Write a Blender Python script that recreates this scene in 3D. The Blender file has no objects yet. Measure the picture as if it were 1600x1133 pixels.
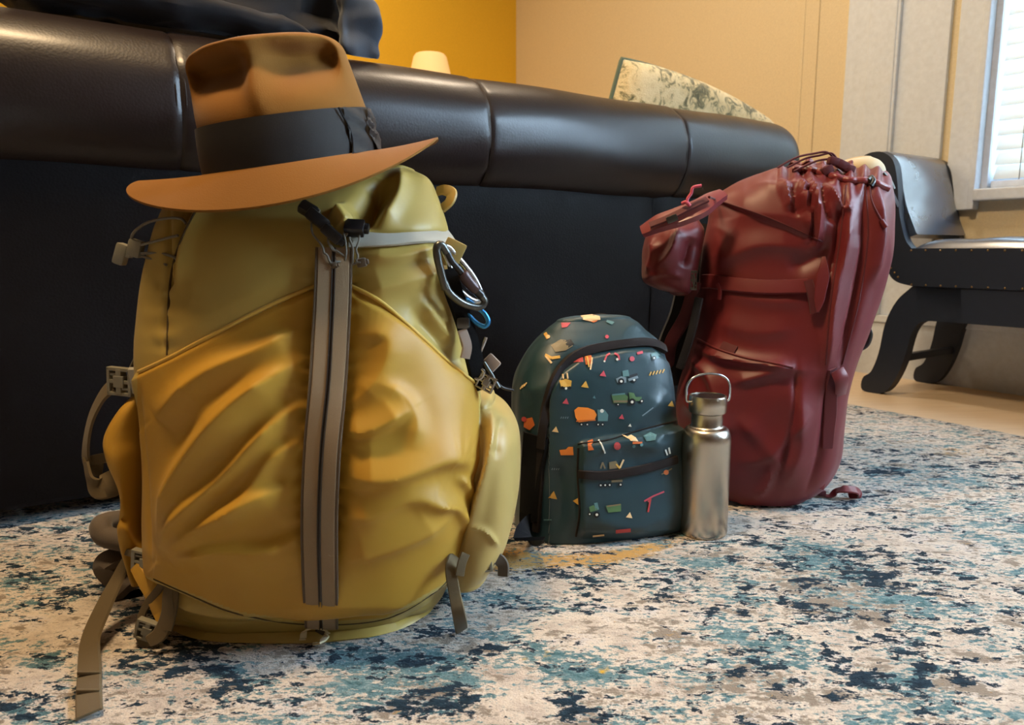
import bpy, bmesh, math, random
import numpy as np
from mathutils import Vector, Matrix
from mathutils.bvhtree import BVHTree
random.seed(7); rng = np.random.default_rng(7)
SC = bpy.context.scene
COL = SC.collection
PI = math.pi

# ---------------------------------------------------------------- camera, world, lights, exposure
PITCH = math.radians(8.7); F = 1155.0; H = 0.42
cam_d = bpy.data.cameras.new('camera'); cam = bpy.data.objects.new('camera', cam_d); COL.objects.link(cam)
cam.location = (0, 0, H); cam.rotation_euler = (PI/2 - PITCH, 0, 0)
cam_d.sensor_width = 36; cam_d.lens = F/1600*36; cam_d.clip_start = 0.02
cam_d.dof.use_dof = True; cam_d.dof.focus_distance = 0.95; cam_d.dof.aperture_fstop = 9.0
SC.camera = cam
SC.view_settings.view_transform = 'Standard'; SC.view_settings.look = 'None'
SC.view_settings.gamma = 1; SC.view_settings.use_curve_mapping = False
SC.view_settings.exposure = 0.0

UA = math.radians(34)                       # the room's long axis in the camera's heading frame
U = Vector((math.cos(UA), math.sin(UA), 0)); W = Vector((-math.sin(UA), math.cos(UA), 0))
def R(u, v, z=0.0): return U*u + W*v + Vector((0, 0, z))

wd = bpy.data.worlds.new('world'); SC.world = wd; wd.use_nodes = True
bg = wd.node_tree.nodes['Background']; bg.inputs[0].default_value = (0.62, 0.80, 1.0, 1); bg.inputs[1].default_value = 2.2

def area(name, loc, target, sx, sy, power, color, spread=PI):
    l = bpy.data.lights.new(name, 'AREA'); l.shape = 'RECTANGLE'; l.size = sx; l.size_y = sy
    l.energy = power; l.color = color; l.spread = spread
    o = bpy.data.objects.new(name, l); COL.objects.link(o); o.location = loc
    o.rotation_euler = (Vector(target)-Vector(loc)).to_track_quat('-Z', 'Y').to_euler()
    return o
# daylight entering by the two windows of the right-hand wall, the warm ceiling lamp, and added unseen fills
UW = 2.47                                   # the right-hand wall
DAY = (0.56, 0.78, 1.0); WARM = (1.0, 0.71, 0.40)
area('window_daylight', R(UW+0.13, -0.80, 1.38), R(0.9, 0.15, 0.0), 1.05, 1.5, 52, DAY, math.radians(95))
area('blind_daylight', R(UW+0.20, 0.62, 1.38), R(0, 0.62, 1.2), 0.98, 1.5, 40, (0.58, 0.82, 1.0))
area('ceiling_lamp_light', R(-0.02, 0.74, 2.42), R(0.02, 0.80, 0), 0.50, 0.22, 54, WARM)
area('rear_fill_light', R(0.05, 2.72, 1.72), R(0.05, 1.4, 0.7), 0.50, 0.25, 17, (1.0, 0.76, 0.48))  # added warm fill beyond the sofa, no visible source
area('corner_fill_light', R(1.55, 1.55, 2.42), R(1.75, 1.45, 0), 0.3, 0.3, 16, (1.0, 0.80, 0.58))  # added fill that lifts the floor and wall by the bench
area('wall_wash_fill', R(1.1, 2.9, 2.40), R(0.9, 2.9, 0), 0.5, 0.3, 17, (1.0, 0.74, 0.46))  # added overhead fill to brighten the walls

# ---------------------------------------------------------------- projection helpers (measuring the photograph)
cP, sP = math.cos(PITCH), math.sin(PITCH)
def ray(px, py):
    a = (px-800)/F; v = (566.5-py)/F
    return Vector((a, cP+v*sP, -sP+v*cP))
CAM = Vector((0, 0, H))
def atY(px, py, Y): d = ray(px, py); return CAM + d*(Y/d.y)
def onfloor(px, py, z=0.0): d = ray(px, py); return CAM + d*((z-H)/d.z)
def onplane(px, py, p0, n): d = ray(px, py); return CAM + d*((p0-CAM).dot(n)/d.dot(n))
def topx(P):
    P = np.asarray(P, float); x, y, z = P[..., 0], P[..., 1], P[..., 2]-H
    dep = y*cP - z*sP; up = y*sP + z*cP
    return 800+F*x/dep, 566.5-F*up/dep

# ---------------------------------------------------------------- materials
def S(r, g, b):
    f = lambda c: (c/255/12.92) if c/255 <= 0.04045 else ((c/255+0.055)/1.055)**2.4
    return (f(r), f(g), f(b), 1)
class NT:
    def __init__(s, name):
        s.m = bpy.data.materials.new(name); s.m.use_nodes = True; s.t = s.m.node_tree
        s.n = s.t.nodes; s.b = s.n['Principled BSDF']; s.tc = s.n.new('ShaderNodeTexCoord')
    def L(s, a, b): s.t.links.new(a, b)
    def map(s, scale=(1, 1, 1), rot=(0, 0, 0), src=None):
        n = s.n.new('ShaderNodeMapping'); n.inputs['Scale'].default_value = scale; n.inputs['Rotation'].default_value = rot
        s.L(src or s.tc.outputs['Object'], n.inputs[0]); return n.outputs[0]
    def noise(s, scale, detail=4, rough=0.55, vec=None, dist=0.0):
        n = s.n.new('ShaderNodeTexNoise'); n.inputs['Scale'].default_value = scale
        n.inputs['Detail'].default_value = detail; n.inputs['Roughness'].default_value = rough
        n.inputs['Distortion'].default_value = dist
        s.L(vec or s.tc.outputs['Object'], n.inputs['Vector']); return n.outputs[0]
    def ramp(s, src, stops, interp='LINEAR'):
        n = s.n.new('ShaderNodeValToRGB'); n.color_ramp.interpolation = interp
        cr = n.color_ramp
        while len(cr.elements) < len(stops): cr.elements.new(0.5)
        for e, (p, c) in zip(cr.elements, stops): e.position = p; e.color = c
        s.L(src, n.inputs[0]); return n.outputs[0]
    def mix(s, fac, a, b, mode='MIX'):
        n = s.n.new('ShaderNodeMix'); n.data_type = 'RGBA'; n.blend_type = mode
        for inp, v in ((n.inputs[0], fac), (n.inputs[6], a), (n.inputs[7], b)):
            if hasattr(v, 'links'): s.L(v, inp)
            else: inp.default_value = v
        return n.outputs[2]
    def math(s, op, a, b=0.0, clamp=False):
        n = s.n.new('ShaderNodeMath'); n.operation = op; n.use_clamp = clamp
        for inp, v in ((n.inputs[0], a), (n.inputs[1], b)):
            if hasattr(v, 'links'): s.L(v, inp)
            else: inp.default_value = v
        return n.outputs[0]
    def bump(s, h, strength, dist=0.001):
        n = s.n.new('ShaderNodeBump'); n.inputs['Strength'].default_value = strength; n.inputs['Distance'].default_value = dist
        s.L(h, n.inputs['Height']); s.L(n.outputs[0], s.b.inputs['Normal'])
    def set(s, **k):
        for kk, v in k.items():
            inp = s.b.inputs[kk.replace('_', ' ')]
            if hasattr(v, 'links'): s.L(v, inp)
            else: inp.default_value = v
        return s.m

def fabric(name, col, rough=0.5, weave=900, bump=0.25, sheen=0.2, spec=0.4, var=0.12, coat=0.0):
    k = NT(name)
    n = k.noise(7, 3); c2 = tuple(x*(1-var) for x in col[:3])+(1,); c1 = tuple(min(1, x*(1+var)) for x in col[:3])+(1,)
    base = k.ramp(n, [(0.3, c2), (0.7, c1)])
    nz = k.noise(weave, 1)
    k.bump(nz, bump, 0.0004)
    return k.set(Base_Color=base, Roughness=rough, Sheen_Weight=sheen, Sheen_Roughness=0.45, Specular_IOR_Level=spec, Coat_Weight=coat, Coat_Roughness=0.3)
def plain(name, col, rough=0.5, metal=0.0, spec=0.5, bumpscale=None, bstr=0.1):
    k = NT(name)
    n = k.noise(bumpscale or 60, 3)
    base = k.ramp(n, [(0.25, tuple(x*0.93 for x in col[:3])+(1,)), (0.75, tuple(min(1, x*1.06) for x in col[:3])+(1,))])
    if bumpscale: k.bump(n, bstr, 0.001)
    return k.set(Base_Color=base, Roughness=rough, Metallic=metal, Specular_IOR_Level=spec)

M = {}
M['yellow'] = fabric('mustard_nylon', S(178, 135, 46), 0.48, 1100, 0.10, 0.03, 0.3, 0.05)
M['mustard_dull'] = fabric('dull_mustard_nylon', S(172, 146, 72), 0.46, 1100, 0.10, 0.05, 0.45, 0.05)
M['khaki_cool_lit'] = fabric('cool_lit_khaki_nylon', S(178, 150, 84), 0.42, 1100, 0.12, 0.08, 0.4, 0.05)  # mustard nylon on the right, cool window light mixed into its colour
M['taupe'] = fabric('taupe_webbing', S(138, 116, 88), 0.75, 1500, 0.5, 0.1, 0.2, 0.05)
M['taupe_light'] = fabric('light_grey_band', S(170, 165, 150), 0.5, 1200, 0.3, 0.2, 0.4, 0.05)
M['taupe_dark'] = fabric('dark_taupe_edging', S(84, 68, 48), 0.7, 1500, 0.4)
M['piping'] = fabric('yellow_piping', S(205, 165, 70), 0.5, 1500, 0.2)
M['seam'] = plain('dark_seam_thread', S(70, 54, 24), 0.8)  # dark brown for the pack's seam lines
M['zip_dark'] = plain('zip_teeth', S(58, 48, 38), 0.5)
M['strap_brown'] = fabric('brown_grey_webbing', S(98, 84, 60), 0.75, 1500, 0.5, 0.1, 0.2)
M['cream_tape'] = fabric('cream_loop_tape', S(205, 190, 150), 0.7, 1500, 0.3)
M['buckle'] = plain('grey_buckle_plastic', S(128, 124, 108), 0.42)
M['pad'] = fabric('grey_padding', S(88, 77, 66), 0.8, 900, 0.5)  # padding grey darkened to carry the shade it sits in
M['cord'] = fabric('grey_cord', S(104, 98, 84), 0.6, 2500, 0.5)
M['black_plastic'] = plain('black_plastic', S(22, 21, 22), 0.35)
M['steel'] = plain('bright_steel', S(190, 192, 195), 0.22, 1.0)
M['dark_alu'] = plain('dark_anodised_metal', S(92, 92, 88), 0.3, 0.9)
M['blue_alu'] = plain('blue_anodised_metal', S(60, 140, 200), 0.28, 0.8)
M['sleeve'] = plain('burgundy_gate_sleeve', S(70, 50, 50), 0.35, 0.3)
M['tag'] = fabric('pale_fabric_tag', S(170, 150, 135), 0.7, 1500, 0.3)
M['felt'] = fabric('tan_wool_felt', S(126, 84, 31), 0.85, 700, 0.5, 0.08, 0.15, 0.06)
M['ribbon'] = fabric('charcoal_grosgrain', S(36, 33, 31), 0.7, 1600, 0.5, 0.05, 0.35, 0.05)
M['red'] = fabric('burgundy_nylon', S(104, 32, 36), 0.45, 1100, 0.12, 0.06, 0.4, 0.06)
M['red_shiny'] = fabric('burgundy_ripstop', S(118, 38, 42), 0.34, 1100, 0.10, 0.15, 0.55, 0.06)
M['red_dark'] = fabric('dark_burgundy_webbing', S(84, 28, 34), 0.65, 1500, 0.4, 0.1, 0.3)
M['pink_cord'] = fabric('pink_cord', S(190, 70, 92), 0.6, 2500, 0.4)
M['redblack'] = fabric('black_mesh_padding', S(26, 24, 30), 0.85, 900, 0.5)
M['beige_bag'] = fabric('beige_drybag', S(196, 178, 140), 0.55, 1000, 0.2)
M['teal'] = fabric('teal_polyester', S(28, 56, 64), 0.40, 1000, 0.10, 0.1, 0.5, 0.06)
M['black_tape'] = fabric('black_binding_tape', S(34, 27, 25), 0.75, 1500, 0.5, 0.05, 0.2)
M['black_mesh'] = fabric('black_side_mesh', S(14, 14, 16), 0.9, 700, 0.6, 0.0, 0.2)
M['denim'] = fabric('grey_blue_denim', S(62, 70, 82), 0.8, 700, 0.6)
M['blackcloth'] = fabric('black_soft_cloth', S(22, 22, 26), 0.75, 700, 0.4, 0.1, 0.3)

def leather(name, col, rough, bump=0.18, scale=260, coat=0.25, cior=1.5, spec=0.35):
    k = NT(name); vo = k.n.new('ShaderNodeTexVoronoi'); vo.inputs['Scale'].default_value = scale
    k.L(k.tc.outputs['Object'], vo.inputs['Vector']); n2 = k.noise(9, 4)
    hh = k.math('ADD', vo.outputs['Distance'], k.math('MULTIPLY', n2, 2.5))
    k.bump(hh, bump, 0.0012)
    base = k.ramp(n2, [(0.3, tuple(x*0.8 for x in col[:3])+(1,)), (0.7, col)])
    rr = k.n.new('ShaderNodeMapRange'); rr.inputs[3].default_value = rough*0.85; rr.inputs[4].default_value = rough*1.2
    k.L(k.noise(14, 5), rr.inputs[0])
    return k.set(Base_Color=base, Roughness=rr.outputs[0], Coat_Weight=coat, Coat_Roughness=0.25, Coat_IOR=cior, Specular_IOR_Level=spec)
M['leather'] = leather('dark_brown_leather', S(30, 20, 17), 0.42, coat=0.35, cior=1.5, spec=0.25)
M['panel_leather'] = leather('shaded_panel_leather', S(15, 11, 11), 0.60, coat=0.0, spec=0.12)  # same sofa leather, darkened and dulled for the shade on the back panels
M['bench_leather'] = leather('window_blue_bench_leather', S(58, 74, 98), 0.28, 0.10, 200, 1.0, 2.3)  # dark leather with the window's blue reflection tinted into the base colour
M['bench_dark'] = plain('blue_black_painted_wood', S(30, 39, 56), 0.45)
M['nail'] = plain('brass_nail', S(130, 110, 80), 0.3, 1.0)

M['wall_mustard'] = plain('mustard_wall_paint', S(224, 180, 44), 0.9, bumpscale=180, bstr=0.05)
M['wall_beige'] = plain('beige_wall_paint', S(218, 203, 170), 0.9, bumpscale=180, bstr=0.05)
M['white'] = plain('white_trim_paint', S(208, 218, 232), 0.55)
M['white_wall'] = plain('grey_beige_paint', S(118, 108, 98), 0.9)
M['ceiling'] = plain('ceiling_paint', S(225, 220, 210), 0.95)
def floor_mat():
    k = NT('light_oak_floor'); v = k.map((2, 30, 2), (0, 0, -UA)); n = k.noise(3, 5, vec=v)
    base = k.ramp(n, [(0.3, S(208, 186, 158)), (0.7, S(224, 204, 178))])
    return k.set(Base_Color=base, Roughness=0.38)
M['floor'] = floor_mat()
def steel_brushed():
    k = NT('brushed_stainless_steel'); v = k.map((1, 1, 220)); n = k.noise(18, 3, vec=v)
    k.bump(n, 0.12, 0.0006)
    return k.set(Base_Color=S(196, 186, 172), Metallic=1.0, Roughness=0.27, Anisotropic=0.6)
M['brushed'] = steel_brushed()
def slat_mat():
    k = NT('white_blind_slat')
    tr = k.n.new('ShaderNodeBsdfTranslucent'); tr.inputs[0].default_value = S(235, 240, 240)
    mx = k.n.new('ShaderNodeMixShader'); mx.inputs[0].default_value = 0.35
    k.set(Base_Color=S(232, 232, 226), Roughness=0.5)
    out = k.n['Material Output']; k.L(k.b.outputs[0], mx.inputs[1]); k.L(tr.outputs[0], mx.inputs[2]); k.L(mx.outputs[0], out.inputs[0])
    return k.m
M['slat'] = slat_mat()
def glass():
    k = NT('window_glass'); return k.set(Base_Color=(1, 1, 1, 1), Roughness=0.0, Transmission_Weight=1.0, IOR=1.01)
M['glass'] = glass()
def pillow_mat():
    k = NT('floral_woven_pillow'); n = k.noise(26, 6, 0.7, dist=1.2); n2 = k.noise(8, 2)
    s = k.math('ADD', n, k.math('MULTIPLY', n2, 0.5))
    base = k.ramp(s, [(0.60, S(88, 92, 68)), (0.68, S(150, 142, 104)), (0.74, S(226, 208, 160)), (0.9, S(238, 222, 180))])
    k.bump(k.noise(260, 3), 0.9, 0.003)
    return k.set(Base_Color=base, Roughness=0.95, Sheen_Weight=0.4)
M['pillow'] = pillow_mat()
M['pillow_edge'] = fabric('green_pillow_back', S(92, 108, 92), 0.85, 700, 0.4)
def shade_mat():
    k = NT('cream_lampshade'); return k.set(Base_Color=S(240, 215, 165), Roughness=0.8, Emission_Color=S(255, 205, 130), Emission_Strength=0.25)
M['shade'] = shade_mat()

# ---------------------------------------------------------------- object helpers
def tag(o, label=None, cat=None, group=None, kind=None):
    if label: o['label'] = label
    if cat: o['category'] = cat
    if group: o['group'] = group
    if kind: o['kind'] = kind
    return o
def thing(name, label, cat, loc, group=None):
    o = bpy.data.objects.new(name, None); COL.objects.link(o); o.location = loc; o.empty_display_size = 0.05
    return tag(o, label, cat, group)
def mk(name, V, Fc, mat, parent=None, smooth=True, label=None, kind=None):
    """V in world metres; stored relative to the parent's (or own) origin"""
    V = np.array(V, float).reshape(-1, 3)
    root = parent
    while root is not None and root.parent is not None: root = root.parent
    if root is not None and root.name.startswith(('hiking', 'kid', 'water')): V[:, 2] = np.maximum(V[:, 2], 0.0008)      # rests on the rug
    off = Vector((0, 0, 0)); p = parent
    while p is not None: off += p.location; p = p.parent
    me = bpy.data.meshes.new(name)
    me.from_pydata([tuple(v) for v in (V-np.array(off))], [], [tuple(int(i) for i in f) for f in Fc])
    bm = bmesh.new(); bm.from_mesh(me); bmesh.ops.recalc_face_normals(bm, faces=bm.faces); bm.to_mesh(me); bm.free()
    if smooth:
        for q in me.polygons: q.use_smooth = True
    if smooth: me.set_sharp_from_angle(angle=math.radians(48))
    me.materials.append(M[mat] if isinstance(mat, str) else mat)
    o = bpy.data.objects.new(name, me); COL.objects.link(o); o.parent = parent
    if label: o['label'] = label
    if kind: o['kind'] = kind
    return o
def grid_faces(n, m, wrap=True, base=0):
    Fc = []
    mm = m if wrap else m-1
    for i in range(n-1):
        for j in range(mm):
            a = base+i*m+j; b = base+i*m+(j+1) % m
            Fc.append((a, b, b+m, a+m))
    return Fc
def spline(pts, n):
    pts = np.asarray(pts, float)
    if len(pts) == 2: 
        t = np.linspace(0, 1, n)[:, None]; return pts[0]*(1-t)+pts[1]*t
    P = np.vstack([2*pts[0]-pts[1], pts, 2*pts[-1]-pts[-2]])
    seg = len(pts)-1; out = []
    for x in np.linspace(0, seg, n):
        i = min(int(x), seg-1); t = x-i
        p0, p1, p2, p3 = P[i], P[i+1], P[i+2], P[i+3]
        out.append(0.5*((2*p1)+(-p0+p2)*t+(2*p0-5*p1+4*p2-p3)*t*t+(-p0+3*p1-3*p2+p3)*t**3))
    return np.array(out)
def merge(*parts):
    V = []; Fc = []; b = 0
    for v, f in parts:
        v = np.asarray(v, float).reshape(-1, 3); V.append(v); Fc += [tuple(i+b for i in q) for q in f]; b += len(v)
    return np.vstack(V), Fc
def tube(pts, r, m=10, closed=False, n=None, rs=None):
    pts = [Vector(p) for p in (spline(pts, n) if n else pts)]
    N = len(pts); V = []; up = None
    for i, p in enumerate(pts):
        a = pts[(i-1) % N] if (closed or i > 0) else p; b = pts[(i+1) % N] if (closed or i < N-1) else p
        t = (b-a).normalized()
        if up is None: up = t.orthogonal().normalized()
        up = (up - t*up.dot(t)).normalized(); s = t.cross(up)
        rr = r if rs is None else r*rs[i]
        for j in range(m):
            an = 2*PI*j/m; V.append(p+up*math.cos(an)*rr+s*math.sin(an)*rr)
    Fc = grid_faces(N, m)
    if closed:
        # match the twist of the last ring to the first
        for j in range(m):
            a = (N-1)*m+j; b = (N-1)*m+(j+1) % m
            k = min(range(m), key=lambda q: (V[a]-V[q]).length); k2 = min(range(m), key=lambda q: (V[b]-V[q]).length)
            Fc.append((a, b, k2, k))
    else: Fc += [tuple(range(m))[::-1], tuple((N-1)*m+j for j in range(m))]
    return np.array([tuple(v) for v in V]), Fc
def strip(pts, nrm, width, thick, n=None, ws=None):
    """a webbing strap: a flat band with thickness along pts, facing nrm"""
    P = spline(pts, n or len(pts)*5); n = len(P)
    Nn = spline(nrm, n) if len(np.shape(nrm)) > 1 else np.tile(np.asarray(nrm, float), (n, 1))
    V = []
    for i in range(n):
        t = P[min(i+1, n-1)]-P[max(i-1, 0)]; t /= np.linalg.norm(t)+1e-12
        q = Nn[i]-t*np.dot(Nn[i], t); q /= np.linalg.norm(q)+1e-12
        s = np.cross(t, q); w = (width if ws is None else width*np.interp(i/(n-1), np.linspace(0, 1, len(ws)), ws))/2
        e = 0.85
        for (a, b) in ((-1, -.5), (-e, .5), (0, .62), (e, .5), (1, -.5), (0, -.5)):
            V.append(P[i]+s*w*a+q*thick*b)
    Fc = grid_faces(n, 6); Fc += [tuple(range(6))[::-1], tuple((n-1)*6+j for j in range(6))]
    return np.array(V), Fc
def box(c, ax, ay, az, sx, sy, sz, bev=0.0):
    bm = bmesh.new(); bmesh.ops.create_cube(bm, size=1)
    for v in bm.verts: v.co = Vector((v.co.x*sx, v.co.y*sy, v.co.z*sz))
    if bev: bmesh.ops.bevel(bm, geom=bm.edges, offset=bev, segments=2, affect='EDGES', profile=0.6)
    ax, ay, az, c = Vector(ax), Vector(ay), Vector(az), Vector(c)
    V = [tuple(c+ax*v.co.x+ay*v.co.y+az*v.co.z) for v in bm.verts]; bm.verts.index_update()
    Fc = [tuple(v.index for v in f.verts) for f in bm.faces]; bm.free()
    return np.array(V), Fc
def rbox(u0, u1, v0, v1, z0, z1, bev=0.0):
    return box(R((u0+u1)/2, (v0+v1)/2, (z0+z1)/2), U, W, (0, 0, 1), u1-u0, v1-v0, z1-z0, bev)
def prism(poly, d):
    """poly: closed list of world points in a plane; d: extrusion vector"""
    n = len(poly); P = [Vector(p) for p in poly]; V = [tuple(p) for p in P]+[tuple(p+Vector(d)) for p in P]
    Fc = [tuple(range(n)), tuple(range(n, 2*n))[::-1]]+[(i, (i+1) % n, n+(i+1) % n, n+i) for i in range(n)]
    return np.array(V), Fc
def lathe(prof, c, m=64):
    """prof list of (r, z)"""
    V = []; c = Vector(c)
    for r, z in prof:
        for j in range(m):
            a = 2*PI*j/m; V.append((c.x+r*math.cos(a), c.y+r*math.sin(a), c.z+z))
    Fc = grid_faces(len(prof), m); Fc += [tuple(range(m))[::-1], tuple((len(prof)-1)*m+j for j in range(m))]
    return np.array(V), Fc
def mesh_curve_closed(pts, n):
    pts = list(map(lambda p: np.asarray(p, float), pts)); k = len(pts)
    P = [pts[-1]]+pts+[pts[0], pts[1]]; out = []
    for x in np.linspace(0, k, n, endpoint=False):
        i = int(x); t = x-i; p0, p1, p2, p3 = P[i], P[i+1], P[i+2], P[(i+3) % len(P)]
        out.append(0.5*((2*p1)+(-p0+p2)*t+(2*p0-5*p1+4*p2-p3)*t*t+(-p0+3*p1-3*p2+p3)*t**3))
    return np.array(out)

# fold / relief functions, given by centre lines measured in the photograph
def seg_dist(px, py, poly):
    """distance, side sign, and 0..1 parameter of the nearest point of a polyline"""
    poly = spline(np.array(poly, float), max(12, 6*len(poly))) if len(poly) > 2 else np.array(poly, float)
    L = np.linalg.norm(np.diff(poly, axis=0), axis=1); cum = np.concatenate([[0], np.cumsum(L)]); T = cum[-1]
    best = np.full(px.shape, 1e9); side = np.zeros(px.shape); par = np.zeros(px.shape)
    for i in range(len(poly)-1):
        a, b = poly[i], poly[i+1]; d = b-a; l2 = d@d+1e-9
        t = np.clip(((px-a[0])*d[0]+(py-a[1])*d[1])/l2, 0, 1)
        qx = px-(a[0]+t*d[0]); qy = py-(a[1]+t*d[1]); ds = np.hypot(qx, qy)
        m = ds < best; best = np.where(m, ds, best)
        side = np.where(m, np.sign(d[0]*qy-d[1]*qx), side); par = np.where(m, (cum[i]+t*L[i])/T, par)
    return best, side, par
def ridge(px, py, poly, w, h, e0=0.0, e1=0.0, skew=1.0, pw=1.55):
    """rounded fold; skew > 1 makes the side to the right of travel (below, travelling right) steeper"""
    d, s, t = seg_dist(px, py, poly)
    ww = np.where(s > 0, w/skew, w*skew)
    tap = np.clip((t+0.02)/0.25, e0, 1)*np.clip((1.02-t)/0.25, e1, 1)
    return h*np.exp(-(d/ww)**pw)*tap
def step(px, py, poly, w, h, reach):
    """a lap seam: one side stands proud of the other and fades over reach"""
    d, s, t = seg_dist(px, py, poly)
    return h*np.where(s > 0, 1-np.exp(-d/w), 0)*np.exp(-d/reach)
def wob(P, f, seed, oct=4):
    r = np.random.default_rng(seed); out = 0; amp = 1
    for o in range(oct):
        for k in range(4):
            d = r.normal(size=3); d /= np.linalg.norm(d); ph = r.uniform(0, 6.28)
            out = out+amp*np.sin((P@d)*f*6.28*r.uniform(0.7, 1.3)+ph+0.8*np.sin((P@r.normal(size=3))*f*3+ph))
        f *= 2.0; amp *= 0.5
    return out/4

def rumple(P, f, seed, scale=(1, 1, 1)):
    w = wob(P*np.array(scale), f, seed, 2); return (0.35-np.abs(w))
def bag(rows, Yc, n=150, m=240, ex=2.6, yaw=0.0, capt=0.04, capb=0.02, disp=None, fit=True, capn=14):
    """soft body lofted from rows (py, px left, px right, y front, y back) read at the plane y = Yc"""
    rows = np.array(rows, float); rows = rows[np.argsort(-rows[:, 0])]       # bottom first
    R_ = spline(rows, n)
    zs = [atY(800, r[0], Yc).z for r in R_]
    th = np.linspace(0, 2*PI, m, endpoint=False)
    qx = np.sign(np.cos(th))*np.abs(np.cos(th))**(2/ex); qy = np.sign(np.sin(th))*np.abs(np.sin(th))**(2/ex)
    c, s = math.cos(yaw), math.sin(yaw)
    rings = []
    for r, z in zip(R_, zs):
        xl, xr = atY(r[1], r[0], Yc).x, atY(r[2], r[0], Yc).x
        a = (xr-xl)/2; x0 = (xl+xr)/2; y0 = (r[3]+r[4])/2; b = (r[4]-r[3])/2
        for it in range(5 if fit else 1):
            X = a*qx*c-b*qy*s; Yv = a*qx*s+b*qy*c
            P = np.stack([x0+X, y0+Yv, np.full(m, z)], 1)
            if not fit: break
            pu, pv = topx(P); el = r[1]-pu.min(); er = r[2]-pu.max(); k = (y0)/F
            x0 += (el+er)/2*k; a += (er-el)/2*k*0.9
        rings.append(P)
    rings = np.array(rings)
    def cap(P, h, up):
        out = []; cen = P.mean(0)
        for i in range(1, capn+1):
            ph = PI/2*i/capn; k = max(math.cos(ph), 0.0)**0.75
            q = cen+(P-cen)*max(k, 0.004); q[:, 2] = P[:, 2]+(h if up else -h)*math.sin(ph); out.append(q)
        return out
    low = cap(rings[0], capb, False)[::-1]; top = cap(rings[-1], capt, True)
    G = np.array(low+list(rings)+top)
    if disp is not None: G = displace(G, disp)
    G[..., 2] = np.maximum(G[..., 2], 0.001)
    return G
def displace(G, fn):
    du = np.roll(G, -1, 1)-np.roll(G, 1, 1); dv = np.gradient(G, axis=0)
    N = np.cross(du, dv); N /= np.linalg.norm(N, axis=2, keepdims=True)+1e-12
    px, py = topx(G); toc = np.array(CAM)-G; toc /= np.linalg.norm(toc, axis=2, keepdims=True)
    face = np.clip((N*toc).sum(2)*3.0+0.3, 0, 1)
    return G+N*fn(px, py, G, face)[..., None]
def gmesh(G):
    n, m, _ = G.shape
    return G.reshape(-1, 3), grid_faces(n, m)+[tuple(range(m))[::-1], tuple((n-1)*m+j for j in range(m))]
class Surf:
    def __init__(s, *vf):
        V, Fc = merge(*vf); s.t = BVHTree.FromPolygons([tuple(v) for v in V], [tuple(f) for f in Fc])
    def hit(s, px, py, off=0.0, Y=None):
        d = ray(px, py).normalized(); l, n, i, t = s.t.ray_cast(CAM, d)
        if l is None:
            return (np.array(atY(px, py, Y if Y else 0.9)), np.array((0, -1, 0.)))
        if n.dot(d) > 0: n = -n
        return np.array(l+n*off), np.array(n)
    def path(s, pix, off=0.0, n=None, Y=None):
        pix = spline(pix, n) if n else np.array(pix, float)
        h = [s.hit(a, b, off, Y) for a, b in pix]
        return np.array([x[0] for x in h]), np.array([x[1] for x in h])
def smooth_pts(P, k=2):
    P = P.copy()
    for _ in range(k): P[1:-1] = (P[:-2]+2*P[1:-1]+P[2:])/4
    return P
def on_strip(sf, pix, width, thick, off=0.001, n=24, Y=None, ws=None, k=3):
    P, N = sf.path(pix, off, n, Y); N = smooth_pts(N, 6)
    return strip(smooth_pts(P, k), N, width, thick, n*2, ws)
def on_tube(sf, pix, r, off=0.0, n=30, Y=None, m=8, k=1):
    P, N = sf.path(pix, off, n, Y); return tube(smooth_pts(P, k), r, m)

# ================================================================ THE ROOM
def struct(name, vf, mat, label=None):
    o = mk(name, vf[0], vf[1], mat, None, smooth=False); o['kind'] = 'structure'
    if label: o['label'] = label
    return o
U0, V0, V1, ZC = -2.6, -2.4, 3.62, 2.5
struct('floor', rbox(U0, UW+0.3, V0, V1, -0.06, -0.008), 'floor', 'pale oak floor beyond the rug')
struct('ceiling', rbox(U0, UW+0.3, V0, V1, ZC, ZC+0.06), 'ceiling')
struct('wall_back', rbox(U0-.1, UW+0.3, V1, V1+0.1, -0.06, ZC), 'wall_mustard', 'mustard yellow wall behind the sofa')
struct('wall_left', rbox(U0-0.1, U0, V0, V1, -0.06, ZC), 'white_wall')
struct('wall_front', rbox(U0-.1, UW+0.3, V0-0.1, V0, -0.06, ZC), 'white_wall')
# right-hand wall with two window openings
WZ0, WZ1 = 0.60, 2.16
openings = [(-1.35, -0.25), (0.12, 1.115)]
def wall_with_openings():
    parts = []; v = V0; t = 0.12
    for a, b in openings:
        parts.append(rbox(UW, UW+t, v, a, -0.06, ZC)); parts.append(rbox(UW, UW+t, a, b, -0.06, WZ0)); parts.append(rbox(UW, UW+t, a, b, WZ1, ZC)); v = b
    parts.append(rbox(UW, UW+t, v, V1, -0.06, ZC))
    return merge(*parts)
struct('wall_right', wall_with_openings(), 'wall_beige', 'beige wall that holds the window')
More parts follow.
